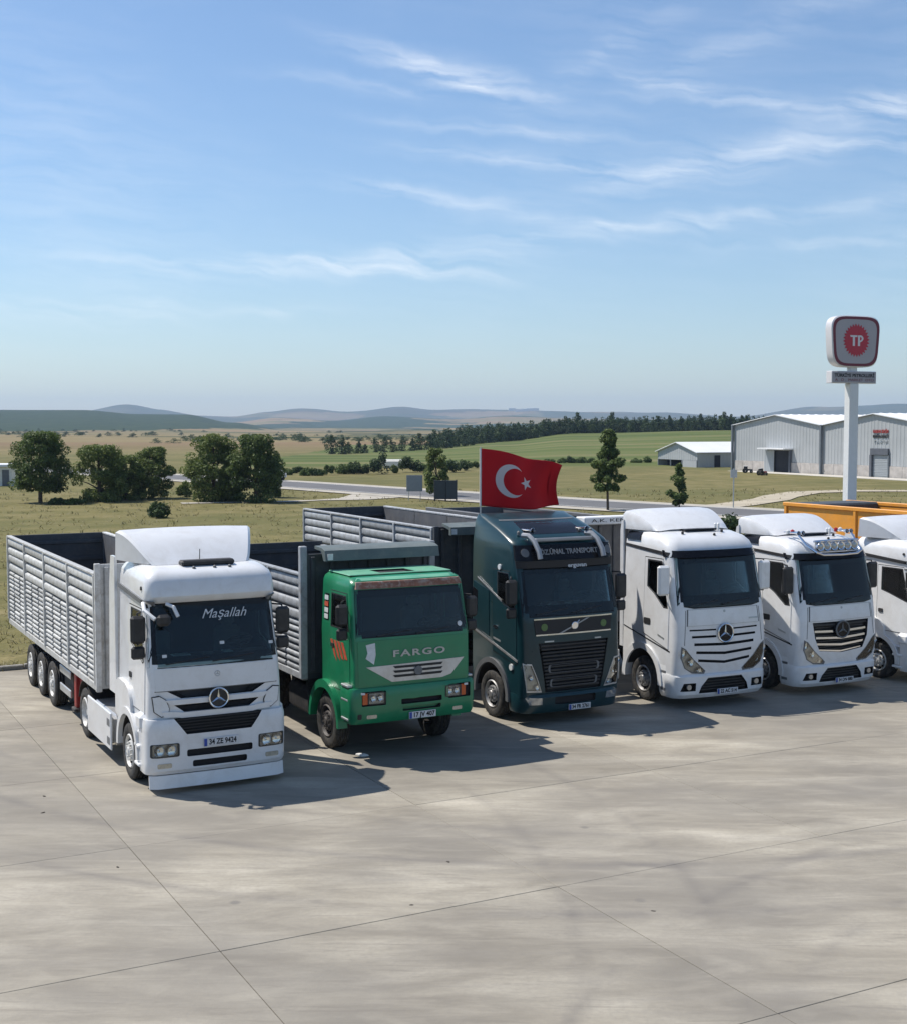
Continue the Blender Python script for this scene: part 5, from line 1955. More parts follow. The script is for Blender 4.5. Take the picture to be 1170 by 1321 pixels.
def slat_side(t, xs, y0, y1, z0, z1, posts, mat, lower, s=-1, post_mat='slat', top_rows=4, top_h=.85, cols=3, rows=12, inner='inner'):
    """one side of a body: inner wall, posts, upper planks and, if lower, short bulged slats in columns"""
    xi0, xi1 = sorted((xs - s * .035, xs - s * .06))
    MB().box(xi0, xi1, y0, y1, z0, z1).build('side_wall', M[inner], t)
    bounds = [y0] + posts + [y1]
    for p in posts + [y0 + .03, y1 - .03]:
        a, b = sorted((xs + s * .055, xs - s * .06))
        bxo('post', M[post_mat], t, a, b, p - .04, p + .04, z0 - .02, z1 + .015, b=.008)
    a, b = sorted((xs + s * .03, xs - s * .07))
    bxo('bottom_rail', M[post_mat], t, a, b, y0, y1, z0 - .14, z0 - .005, b=.01)
    bxo('top_rail', M[post_mat], t, min(xs + s * .05, xs - s * .07), max(xs + s * .05, xs - s * .07), y0, y1, z1 + .0, z1 + .05, b=.01)
    rot = (0, 0, 0) if s < 0 else (0, 0, math.pi)
    for a, b in zip(bounds, bounds[1:]):
        L = b - a - .11
        ph = top_h / top_rows
        for i in range(top_rows):
            o = inst('slat', slat_mesh(L, ph * .86, .055, mat), t, (xs - s * .034 + random.uniform(-.012, .004) * -s, (a + .055) if s < 0 else (b - .055), z1 - ph * (i + .5) + random.uniform(-.008, .008)), (random.uniform(-.004, .004), random.uniform(-.06, .06), rot[2] + random.uniform(-.004, .004)))
        if lower:
            hh = (z1 - top_h - z0) / rows
            gp = .13 if cols > 2 else .08
            cw = (L - gp * (cols - 1)) / cols
            for c in range(cols):
                for i in range(rows):
                    ya = a + .055 + c * (cw + gp)
                    inst('slat', slat_mesh(cw, hh * .74, .05, mat), t, (xs - s * .034 + random.uniform(-.012, .004) * -s, ya if s < 0 else ya + cw, z0 + hh * (i + .5) + random.uniform(-.007, .007)), (random.uniform(-.008, .008), random.uniform(-.05, .05), rot[2]))
            for c in range(1, cols):
                yy = a + .055 + c * (cw + gp) - gp / 2
                xa, xb = sorted((xs - s * .015, xs - s * .05))
                bxo('rib', M['trim'], t, xa, xb, yy - .03, yy + .03, z0, z1 - top_h, b=0)


def end_wall(t, name, x0, x1, y, z0, z1, mat, ribs=7, s=-1, horiz=False):
    w = bxo(name, M[mat], t, x0, x1, min(y, y - s * .05), max(y, y - s * .05), z0, z1, b=.01)
    for i in range(ribs):
        if horiz:
            z = z0 + (z1 - z0) * (i + .5) / ribs
            bxo('rib', M[mat], w, x0 + .06, x1 - .06, min(y, y + s * .045), max(y, y + s * .045), z - .05, z + .05, b=.015)
        else:
            x = x0 + (x1 - x0) * (i + .5) / ribs
            bxo('rib', M[mat], w, x - .045, x + .045, min(y, y + s * .045), max(y, y + s * .045), z0 + .05, z1 - .05, b=.015)
    return w


def grain_trailer(label, loc, rz, x0, x1, y0, y1, z0, z1, mat, axles, posts, lower=True, front_mat='slat', rim='rim_white', red=True, head_z=None, rear_mat='body_grey', name='semi_trailer', wheel_r=.5):
    t = thing(name, label, 'trailer', loc, rz, 'trailers behind the parked trucks')
    slat_side(t, x0, y0, y1, z0, z1, posts, mat, lower, -1, post_mat=mat)
    slat_side(t, x1, y0, y1, z0, z1, posts, mat, False, 1, post_mat=mat, top_rows=4 if lower else 4)
    bxo('floor', M['inner'], t, x0 + .06, x1 - .06, y0, y1, z0 - .12, z0 - .02, b=0)
    hz_ = head_z or z1 + .12
    end_wall(t, 'front_wall', x0 - .02, x1 + .02, y0 - .06, z0 - .1, hz_, front_mat, 6, -1)
    bxo('corner_post', M[front_mat], t, x0 - .05, x0 + .06, y0 - .16, y0 - .062, z0 - .14, hz_ + .02, b=.01)
    bxo('corner_post', M[front_mat], t, x1 - .06, x1 + .05, y0 - .16, y0 - .062, z0 - .14, hz_ + .02, b=.01)
    end_wall(t, 'tailgate', x0, x1, y1 + .01, z0 - .1, z1 + .04, rear_mat, 5, -1, True)
    c = (x0 + x1) / 2
    ch = MB()
    for s in (-1, 1):
        ch.box(c + s * .5 - .06, c + s * .5 + .06, y0 + .2, y1 - .1, z0 - .42, z0 - .14, b=.01)
    for y in np.arange(y0 + .6, y1, .9):
        ch.box(x0 + .1, x1 - .1, y - .05, y + .05, z0 - .24, z0 - .145)
    ch.build('chassis', M['chassis'], t)
    for y in axles:
        MB().cyl((0, y, wheel_r), .09, x0 + .3, x1 - .3, 'x', 10).build('axle', M['chassis'], t)
        for s in (-1, 1):
            wheel(t, (x0 - .0 if s < 0 else x1 + .0), y, s, wheel_r, 'front', rim)
    if red:
        for s, xx in ((-1, x0 + .16), (1, x1 - .16)):
            lg = bxo('landing_leg', M['red'], t, xx - .09, xx + .09, 6.0, 6.22, .36, z0 - .15, b=.02)
            MB().box(xx - .14, xx + .14, 5.95, 6.27, .28, .36, b=.02).build('foot', M['chassis'], lg)
            a, b = sorted((xx, xx + s * .12))
            bxo('red_panel', M['red'], t, xx - .02, xx + .02, 5.72, 6.5, .34, z0 - .15, b=.01)
            for z in (.46, .86):
                bxo('side_guard', M['alu'], t, min(xx + s * .06, xx + s * .1), max(xx + s * .06, xx + s * .1), 6.55, 7.65, z, z + .17, b=.015)
            bxo('tool_box', M['chassis'], t, min(xx, xx - s * .4), max(xx, xx - s * .4), 6.7, 7.6, .4, z0 - .2, b=.02)
    return t


T1 = old_tractor('cab_truck', 'white high roof truck with wide front lip, nearest and leftmost of the row', O1, ROW_A, 0)
grain_trailer('pale grey slatted grain trailer behind the leftmost white truck', O1, ROW_A, -.0, 2.46, 3.72, 13.6, 1.28, 3.36, 'slat', [8.25, 9.55, 10.85], [6.2, 8.75, 11.2], True, 'slat', head_z=3.58)


# ------------------------------------------------------------------ the green truck with the dark body
def green_truck():
    O = row(.13, 0, 0, (-1.92, 23.82, 0))
    W_ = 2.5
    t = thing('green_truck', 'old green truck with rusty roof edge and dark grey slatted body', 'truck', O, ROW_A, 'trucks parked in a row')
    sk = Skin(W_ / 2, [(.75, .10, 1.72, 1.20, .10, .02), (1.36, .08, 1.72, 1.20, .10, .02), (1.75, .07, 1.72, 1.20, .10, .03), (2.28, .09, 1.72, 1.21, .10, .04), (3.16, .28, 1.72, 1.175, .11, .04),
                        (3.26, .29, 1.72, 1.165, .12, .04), (3.33, .34, 1.72, 1.135, .14, .04), (3.38, .5, 1.70, 1.07, .16, .04), (3.405, .75, 1.66, .99, .16, .04)])
    bsk = Skin(W_ / 2, [(.70, .08, .60, 1.27, .10, .04), (.78, .02, .60, 1.29, .12, .05), (1.0, .0, .60, 1.30, .12, .05), (1.30, .0, .60, 1.30, .12, .05), (1.37, .03, .60, 1.28, .12, .05)])
    ws = [(.14, 2.36), (2.36, 2.36), (2.32, 3.10), (.18, 3.10)]
    win = [(.52, 3.03), (1.18, 3.03), (1.18, 2.42), (.36, 2.42)]
    qwin = [(1.34, 3.0), (1.56, 3.0), (1.56, 2.5), (1.34, 2.5)]
    cab_body('cab', M['green'], t, sk, .9, (1.5, 3.24), [(ws, .3)], [win, qwin], (1.42, .52, .66), extra=[MB().box(.85, 1.62, .72, 1.28, 3.37, 3.6)])
    interior(t, W_, 1.52, .15, 2.30)
    top = MB()
    patch('roof_skin', M['green_roof'], t, Skin(W_ / 2, sk.lv), [(.20, 3.335), (2.30, 3.335), (2.22, 3.375), (.28, 3.375)], off=.003, thick=.01)
    rb = MB().box(.18, 2.32, .62, 1.64, 3.398, 3.422, b=.01)
    o = rb.build('roof_panel', [M['green_roof'], M['dark']], t)
    boolean_cut(o, [MB().box(.86, 1.60, .74, 1.26, 3.2, 3.6)])
    hat = bxo('roof_hatch', M['black'], t, .9, 1.56, .78, 1.22, 3.36, 3.395, b=.01)
    patch('windshield', M['glass'], t, sk, [(.11, 2.32), (2.39, 2.32), (2.345, 3.15), (.155, 3.15)], off=.006, thick=.008)
    patch('windshield_seal', M['black_gloss'], t, sk, [(.09, 2.29), (2.41, 2.29), (2.36, 3.17), (.14, 3.17)], [[(.19, 2.42), (.235, 3.03), (2.265, 3.03), (2.31, 2.42)]], off=.002, thick=.006)
    patch('roof_lip', M['rust'], t, sk, [(.15, 3.19), (2.35, 3.19), (2.32, 3.315), (.18, 3.315)], off=.06, thick=.06)
    for x0, x1 in ((.5, 1.2), (1.3, 2.0)):
        wiper(t, sk, x0, 2.33, x1, 2.40)
    patch('front_panel', M['green'], t, sk, [(.12, 1.42), (2.38, 1.42), (2.39, 2.24), (.11, 2.24)], off=.014, thick=.014)
    wing = [(.26, 1.76), (2.30, 1.80), (2.02, 1.50), (1.82, 1.45), (.78, 1.45)]
    g = patch('silver_grille', M['alu'], t, sk, wing, off=.03, thick=.016)
    for i in range(3):
        z = 1.53 + i * .085
        patch('slot', M['ink'], g, sk, [(.84, z), (1.80, z), (1.84, z + .045), (.80, z + .045)], off=.036, thick=.02)
    MB().cyl((1.31, sk.fy(1.31, 1.63) - .03, 1.63), .085, -.03, .0, 'y', 20).build('round_emblem', M['trim'], g)
    text('maker_letters', 'FARGO', .17, (1.34, sk.fy(1.34, 1.97) - .024, 1.97), M['silver_ink'], t, width=1.08, extrude=.008, bold=.004, space=1.2)
    patch('sticker', M['decal_white'], t, sk, [(.27, 2.17), (.45, 2.20), (.46, 1.98), (.42, 1.80), (.34, 1.86), (.26, 1.92), (.30, 2.02)], off=.02, thick=.004)
    patch('sticker', M['decal_white'], t, sk, ring_poly(2.24, 2.44, .05, 12), off=.018, thick=.004)
    for s, fc in ((-1, 'left'), (1, 'right')):
        d = patch('door', M['green'], t, sk, [(.32, 2.3), (.48, 3.08), (1.24, 3.08), (1.24, 1.25), (.32, 1.25)], [win], off=.012, thick=.012, face=fc)
        seam_ring(d, sk, fc)
        patch('door_window', M['glass_dark'], d, sk, inset_poly(win, 1.02), off=.004, thick=.006, face=fc)
        patch('window_seal', M['black'], d, sk, inset_poly(win, 1.06), [inset_poly(win, .985)], off=.016, thick=.006, face=fc)
        patch('quarter_window', M['glass_dark'], t, sk, inset_poly(qwin, 1.04), off=.005, thick=.006, face=fc)
        for k, (z, mt) in enumerate(((2.92, 'decal_white'), (2.80, 'decal_red'), (2.68, 'decal_white'), (2.56, 'decal_white'))):
            patch('window_sticker', M[mt], t, sk, round_rect(1.36, 1.54, z - .045, z + .045, .01), off=.012, thick=.003, face=fc)
        for k in range(4):
            y0 = .40 + k * .17
            patch('flash_decal', M['decal_red'], t, sk, [(y0, 1.86 - .03 * k), (y0 + .12, 1.86), (y0 + .30, 2.16), (y0 + .18, 2.16 - .0 * k)], off=.018, thick=.003, face=fc)
        patch('door_badge', M['decal_white'], t, sk, round_rect(.38, .86, 2.25, 2.33, .01), off=.018, thick=.003, face=fc)
        patch('door_handle', M['black'], d, sk, round_rect(1.04, 1.18, 2.02, 2.09, .015), off=.03, thick=.03, face=fc)
        pts = [(1.42 + .75 * math.cos(a), .52 + .82 * math.sin(a)) for a in np.linspace(R(0), R(180), 20)]
        pts2 = [(1.42 + .665 * math.cos(a), .52 + .665 * math.sin(a)) for a in np.linspace(R(180), R(0), 20)]
        x0_, x1_ = (-.05, .14) if s < 0 else (W_ - .14, W_ + .05)
        MB().prism(pts + pts2, 'x', x0_, x1_).build('wheel_arch', M['green'], t)
        side_mirror(t, sk, .34, 2.52, 2.92, s, .16, 'black', .24)
        xa = (-.055, .05) if s < 0 else (W_ - .05, W_ + .055)
        for z in (1.38, 1.12, .76):
            bxo('step_plate', M['alu'], t, xa[0], xa[1], .20, .52, z, z + .045, b=.01)
        wheel(t, W_ / 2 + s * 1.23, 1.42, s, .53, 'front', 'rim_dark')
        MB().box(*((.02, .5) if s < 0 else (W_ - .5, W_ - .02)), 2.3, 3.5, .45, 1.0, b=.08).build('fuel_tank', M['chassis'], t)
        patch('corner_reflector', M['decal_white'], t, bsk, round_rect(.14, .22, 1.26, 1.3, .01) if s < 0 else round_rect(2.28, 2.36, 1.26, 1.3, .01), off=.01, thick=.006)
    cab_body('bumper', M['green'], t, bsk, .70, None, [(round_rect(.95, 1.80, 1.02, 1.12, .02), .08), (round_rect(.98, 1.78, .89, .97, .02), .08), (round_rect(.16, .64, 1.04, 1.31, .02), .05), (round_rect(1.94, 2.42, 1.04, 1.31, .02), .05)], [], (1.42, .52, .66))
    for mx_ in (0, 1):
        f = lambda p: [((W_ - a) if mx_ else a, b) for a, b in p]
        headlamp(t, bsk, f(round_rect(.29, .62, 1.07, 1.28, .02)), 'lens_dirty', 'black', 2)
        patch('turn_lamp', M['amber'], t, bsk, f(round_rect(.18, .28, 1.07, 1.28, .01)), off=-.01, thick=.03)
        patch('fog_light', M['lens_dirty'], t, bsk, f(round_rect(.26, .46, .80, .87, .02)), off=.008, thick=.02)
    patch('tow_cover', M['black'], t, bsk, round_rect(.08, .16, .80, .90, .02), off=.008, thick=.02)
    plate(t, bsk, 1.10, 1.66, .73, .86, '17 JV 407', .02)
    # the body: headboard with a forward canopy, slatted sides
    bx0, bx1, by0, by1, bz = -.14, 2.64, 2.15, 8.0, 1.34
    body = thing_child('cargo_body', t)
    end_wall(body, 'headboard', bx0 - .04, bx1 + .04, by0 - .06, bz, 3.70, 'body_grey', 7, -1)
    can = MB().prism([(1.55, 3.60), (1.60, 3.80), (1.75, 3.84), (2.12, 3.86), (2.12, 3.80), (1.78, 3.78), (1.66, 3.60)], 'x', bx0 + .22, bx1 - .1)
    can.build('canopy', M['canopy'], body)
    bxo('canopy_sticker', M['decal_white'], body, bx0 + .26, bx0 + .37, 1.535, 1.552, 3.62, 3.74, b=0)
    for x in (bx0 + .1, bx1 - .1):
        bxo('corner_post', M['slat_grey'], body, x - .20 if x < 1 else x + .02, x - .06 if x < 1 else x + .16, by0 - .10, by0 + .04, bz - .1, 3.86, b=.015)
    slat_side(body, bx0, by0, by1, bz, 3.26, [4.1, 6.05], 'slat_grey', True, -1, 'slat_grey', 4, .9, 2, 8, 'body_grey')
    slat_side(body, bx1, by0, by1, bz, 3.26, [4.1, 6.05], 'slat_grey', False, 1, 'slat_grey', 4, .9, 2, 8, 'body_grey')
    end_wall(body, 'tailgate', bx0, bx1, by1 + .02, bz, 3.40, 'body_grey', 5, -1, True)
    bxo('floor', M['body_grey'], body, bx0 + .06, bx1 - .06, by0, by1, bz - .12, bz - .01, b=0)
    ch = MB()
    for s in (-1, 1):
        ch.box(W_ / 2 + s * .42 - .05, W_ / 2 + s * .42 + .05, .4, 7.9, .72, 1.0, b=.01)
    for y in np.arange(2.4, 7.9, .8):
        ch.box(bx0 + .15, bx1 - .15, y - .05, y + .05, 1.02, 1.2)
    ch.build('chassis', M['chassis'], t)
    for y in (5.2, 6.55):
        for s in (-1, 1):
            wheel(t, W_ / 2 + s * 1.22, y, s, .52, 'rear', 'rim_dark')
    return t


green_truck()


# ------------------------------------------------------------------ the dark teal truck
M['silver_dim'] = pbr('dim_letter', (.20, .21, .22), .5)
M['bracket'] = pbr('dull_steel', (.33, .34, .35), .45, metal=.5, var=.15)


def teal_truck():
    O = row(.05, 0, 0, (1.40, 26.64, 0))
    W_ = 2.48
    t = thing('teal_truck', 'dark teal truck with black visor and chrome horns under the red flag', 'truck', O, ROW_A, 'trucks parked in a row')
    sk = Skin(W_ / 2, [(.55, .10, 2.28, 1.21, .14, .05), (.95, .05, 2.28, 1.22, .16, .05), (1.75, .05, 2.28, 1.22, .18, .06), (2.25, .08, 2.28, 1.225, .16, .06), (3.30, .36, 2.28, 1.215, .16, .06), (3.72, .46, 2.28, 1.205, .17, .07),
                        (3.80, .52, 2.28, 1.195, .2, .08), (3.90, .72, 2.28, 1.18, .22, .10), (4.02, 1.0, 2.28, 1.165, .25, .12), (4.14, 1.32, 2.28, 1.15, .3, .14), (4.24, 1.66, 2.28, 1.11, .3, .16), (4.30, 1.95, 2.27, 1.08, .2, .1)])
    bsk = Skin(W_ / 2, [(.27, .08, .7, 1.20, .25, .08), (.34, .02, .7, 1.22, .28, .10), (.60, -.01, .7, 1.23, .3, .10), (.66, .02, .7, 1.22, .3, .10)])
    ws = [(.12, 2.36), (2.36, 2.36), (2.34, 3.20), (.14, 3.20)]
    win = [(.70, 3.13), (1.12, 3.13), (1.12, 2.62), (.86, 2.48), (.44, 2.38), (.40, 2.44)]
    HL = [(.06, 1.32), (.22, 1.30), (.33, 1.05), (.46, .72), (.13, .74), (.09, 1.0)]
    gr = [(.38, 1.73), (2.10, 1.73), (1.92, .70), (.56, .70)]
    cab_body('cab', M['teal'], t, sk, .60, (1.5, 3.62), [(ws, .3), (gr, .07), (HL, .06), ([(W_ - a, b) for a, b in HL], .06)], [win], (1.38, .52, .65))
    interior(t, W_, 1.52, .15, 2.44)
    patch('windshield', M['glass'], t, sk, [(.075, 2.30), (2.405, 2.30), (2.39, 3.26), (.09, 3.26)], off=.006, thick=.008)
    patch('windshield_seal', M['black_gloss'], t, sk, [(.06, 2.27), (2.42, 2.27), (2.405, 3.28), (.075, 3.28)], [[(.18, 2.50), (.20, 3.14), (2.28, 3.14), (2.30, 2.50)]], off=.002, thick=.006)
    for x0, x1 in ((.35, 1.1), (1.2, 1.95)):
        wiper(t, sk, x0, 2.33, x1, 2.43)
    bxo('dash_cloth', M['rust'], t, .7, 1.7, .35, .6, 2.44, 2.52, b=.04)
    # visor with the lettering
    vs = Skin(W_ / 2, [(3.26, .24, .6, 1.21, .18, .09), (3.45, .24, .6, 1.21, .18, .09), (3.74, .36, .6, 1.20, .18, .09)])
    v = patch('sun_visor', M['black_gloss'], t, vs, [(.04, 3.43), (2.44, 3.43), (2.42, 3.74), (.06, 3.74)], off=.0, thick=.05)
    patch('tinted_band', M['ink'], v, vs, [(.05, 3.27), (2.43, 3.27), (2.44, 3.42), (.04, 3.42)], off=.0, thick=.02)
    text('visor_lettering', 'ÖZ.ÜNAL TRANSPORT', .15, (1.24, vs.fy(1.24, 3.58) - .012, 3.59), M['silver_dim'], v, width=1.42, rot=(R(72), 0, 0), extrude=.003, bold=.004)
    text('windshield_script', 'erguvan', .12, (1.42, sk.fy(1.42, 3.21) - .10, 3.30), M['pale_ink'], v, width=.46, rot=(R(75), 0, 0), extrude=.002, bold=.003)
    for x in (.22, 2.26):
        patch('round_badge', M['trim'], v, vs, ring_poly(x, 3.59, .085, 18), off=.010, thick=.01)
    bxo('chrome_strip', M['bracket'], t, .52, 1.98, .44, .53, 3.79, 3.87, b=.02)
    for x in (.44, 2.0):
        MB().tube([(x - .10, .66, 3.93), (x - .05, .50, 3.93), (x, .36, 3.82), (x + .02, .20, 3.62), (x + .03, .16, 3.47)], .055, 8).build('chrome_bracket', M['bracket'], t)
        hx = x + .12 if x < 1 else x - .1
        MB().lathe([(.012, .55), (.02, .3), (.03, .1), (.06, .0), (.055, -.01)], (hx, .62, 4.02), 14, 'y').build('air_horn', M['chrome'], t)
        MB().tube([(hx, .9, 3.92), (hx, .9, 4.02)], .02, 6).build('horn_mount', M['black'], t)
    for x in (.32, .6, 1.9, 2.12):
        MB().lathe([(.035, 0), (.035, .06), (1e-3, .09)], (x, .8 + (.1 if x in (.6, 1.9) else 0), 3.93), 10, 'z').build('marker_lamp', M['trim'], t)
    patch('roof_window', M['black_gloss'], t, sk, [(.50, 3.93), (1.98, 3.93), (1.92, 4.16), (.56, 4.16)], off=.01, thick=.02)
    patch('roof_step', M['trim'], t, sk, [(.30, 4.18), (2.18, 4.18), (2.16, 4.20), (.32, 4.20)], off=.02, thick=.02)
    # upper grille between two chrome lines, diagonal bar and round badge
    up = patch('upper_grille', M['ink'], t, sk, [(.32, 1.90), (2.16, 1.90), (2.20, 2.22), (.28, 2.22)], off=.012, thick=.02)
    for z, a, b in ((1.89, .32, 2.16), (2.215, .28, 2.20)):
        patch('chrome_line', M['chrome'], up, sk, [(a, z), (b, z), (b, z + .028), (a, z + .028)], off=.022, thick=.02)
    patch('diagonal_bar', M['bracket'], up, sk, [(.86, 1.92), (.93, 1.92), (1.62, 2.20), (1.55, 2.20)], off=.022, thick=.01)
    em = MB()
    em.tube([(.07 * math.cos(a), 0, .07 * math.sin(a)) for a in np.linspace(0, 2 * math.pi, 25)], .013, 6)
    em.tube([(.05, 0, .05), (.11, 0, .11)], .012, 6)
    em.lathe([(.07, -.012), (.0 + 1e-3, -.012)], (0, 0, 0), 20, 'y')
    o = em.build('round_emblem', M['chrome'], up)
    o.location = (1.24, sk.fy(1.24, 2.06) - .03, 2.06)
    for x in (.52, 1.98):
        patch('green_badge', M['decal_green'], up, sk, ring_poly(x, 2.06, .075, 18), off=.018, thick=.006)
    # lower grille: fine slats, two outlined bars
    gb = MB()
    for i in range(13):
        z = .76 + i * .074
        hw = .68 + (.85 - .68) * (z - .72) / 1.0
        gb.box(1.24 - hw + .03, 1.24 + hw - .03, sk.fy(1.24, z) + .015, sk.fy(1.24, z) + .06, z, z + .045, b=.008)
    gb.build('grille', M['black'], t)
    for z in (.80, 1.10):
        q = round_rect(.66 - (z - .8) * .15, 1.82 + (z - .8) * .15, z, z + .17, .05)
        patch('grille_frame', M['trim'], t, sk, q, [inset_poly(q, .93)], off=.0, thick=.02)
    for x, w_ in ((.52, .22), (1.75, .16)):
        patch('small_badge', M['silver_ink'], t, sk, [(x, 1.745), (x + w_, 1.745), (x + w_, 1.775), (x, 1.775)], off=.008, thick=.006)
    cab_body('bumper', M['teal'], t, bsk, .27, None, [(round_rect(.75, 1.75, .44, .60, .03), .05)], [], (1.38, .52, .65))
    for mx_ in (0, 1):
        f = lambda p: [((W_ - a) if mx_ else a, b) for a, b in p]
        h = headlamp(t, sk, f(HL), 'lens', 'alu', 3, .94)
        patch('lower_lamp', M['lens'], t, bsk, f([(.10, .62), (.44, .60), (.46, .46), (.18, .46)]), off=.012, thick=.02)
    plate(t, bsk, 1.06, 1.60, .30, .42, '34 FR 2761', .03)
    for s, fc in ((-1, 'left'), (1, 'right')):
        d = patch('door', M['teal'], t, sk, [(.36, 2.38), (.66, 3.18), (1.34, 3.18), (1.34, 1.45), (.36, 1.28)], [win], off=.012, thick=.012, face=fc)
        seam_ring(d, sk, fc)
        patch('door_window', M['glass_dark'], d, sk, inset_poly(win, 1.02), off=.004, thick=.006, face=fc)
        patch('window_trim', M['chrome'], d, sk, inset_poly(win, 1.06), [inset_poly(win, 1.0)], off=.016, thick=.006, face=fc)
        patch('door_handle', M['chrome'], d, sk, round_rect(1.12, 1.28, 1.95, 2.0, .015), off=.03, thick=.03, face=fc)
        patch('silver_stripe', M['alu'], t, sk, [(.30, 1.33), (2.24, 1.80), (2.24, 1.85), (.30, 1.38)], off=.02, thick=.008, face=fc)
        patch('silver_stripe', M['alu'], t, sk, [(.95, 2.52), (2.0, 2.93), (2.0, 2.96), (.95, 2.56)], off=.02, thick=.008, face=fc)
        patch('sleeper_hatch', M['teal'], t, sk, [(1.50, 1.72), (2.2, 1.86), (2.2, 2.85), (1.50, 2.7)], off=.010, thick=.01, face=fc)
        patch('side_window', M['black_gloss'], t, sk, [(2.0, 2.2), (2.22, 2.25), (2.22, 2.72), (2.0, 2.65)], off=.014, thick=.01, face=fc)
        patch('marker_light', M['decal_white'], t, sk, ring_poly(1.05, 3.25, .06, 12), off=.03, thick=.03, face=fc)
        patch('side_lamp', M['decal_white'], t, sk, ring_poly(.55, 1.20, .07, 14), off=.03, thick=.03, face=fc)
        patch('door_badge', M['silver_ink'], t, sk, [(1.0, 1.66), (1.3, 1.70), (1.3, 1.74), (1.0, 1.70)], off=.02, thick=.004, face=fc)
        pts = [(1.38 + .76 * math.cos(a), .52 + .76 * math.sin(a)) for a in np.linspace(R(-5), R(185), 20)]
        pts2 = [(1.38 + .655 * math.cos(a), .52 + .655 * math.sin(a)) for a in np.linspace(R(185), R(-5), 20)]
        x0_, x1_ = (-.03, .16) if s < 0 else (W_ - .16, W_ + .03)
        MB().prism(pts + pts2, 'x', x0_, x1_).build('wheel_arch', M['trim'], t)
        side_mirror(t, sk, .34, 2.52, 3.05, s, .14, 'black', .26)
        wheel(t, W_ / 2 + s * 1.235, 1.38, s, .5, 'front', 'steel')
        MB().box(*((-.02, .04) if s < 0 else (W_ - .04, W_ + .02)), 2.5, 4.3, .3, 1.0, b=.02).build('side_skirt', M['teal'], t)
    chassis(t, W_, .4, 5.9, 4.95)
    return t


teal_truck()
grain_trailer('grey slatted trailer with dark headboard behind the dark teal truck', Vector((1.40, 26.64, 0)), ROW_A, -.02, 2.50, 3.95, 12.0, 1.5, 3.84, 'slat_grey', [8.0, 9.3, 10.6], [6.0, 8.0, 9.95], False, 'body_grey', head_z=3.90, red=False, rim='steel')
# the canopy over that headboard is part of the trailer
tr3 = [o for o in COL.objects if o.get('label', '').startswith('grey slatted trailer with dark')][0]
MB().prism([(3.35, 3.74), (3.36, 3.92), (3.80, 3.99), (3.80, 3.93), (3.45, 3.86), (3.45, 3.74)], 'x', .12, 2.44).build('canopy', M['canopy'], tr3)
bxo('canopy_sticker', M['decal_white'], tr3, .14, .26, 3.335, 3.352, 3.76, 3.88, b=0)
load = MB()
rl = random.Random(4)
for i in range(16):
    x, y = rl.uniform(.4, 2.1), rl.uniform(4.1, 5.0)
    load.box(x - .2, x + .2, y - .2, y + .2, 3.66, 3.72 + rl.uniform(.05, .22), b=.08)
tl = load.build('rolled_tarpaulin', M['body_grey'], tr3)


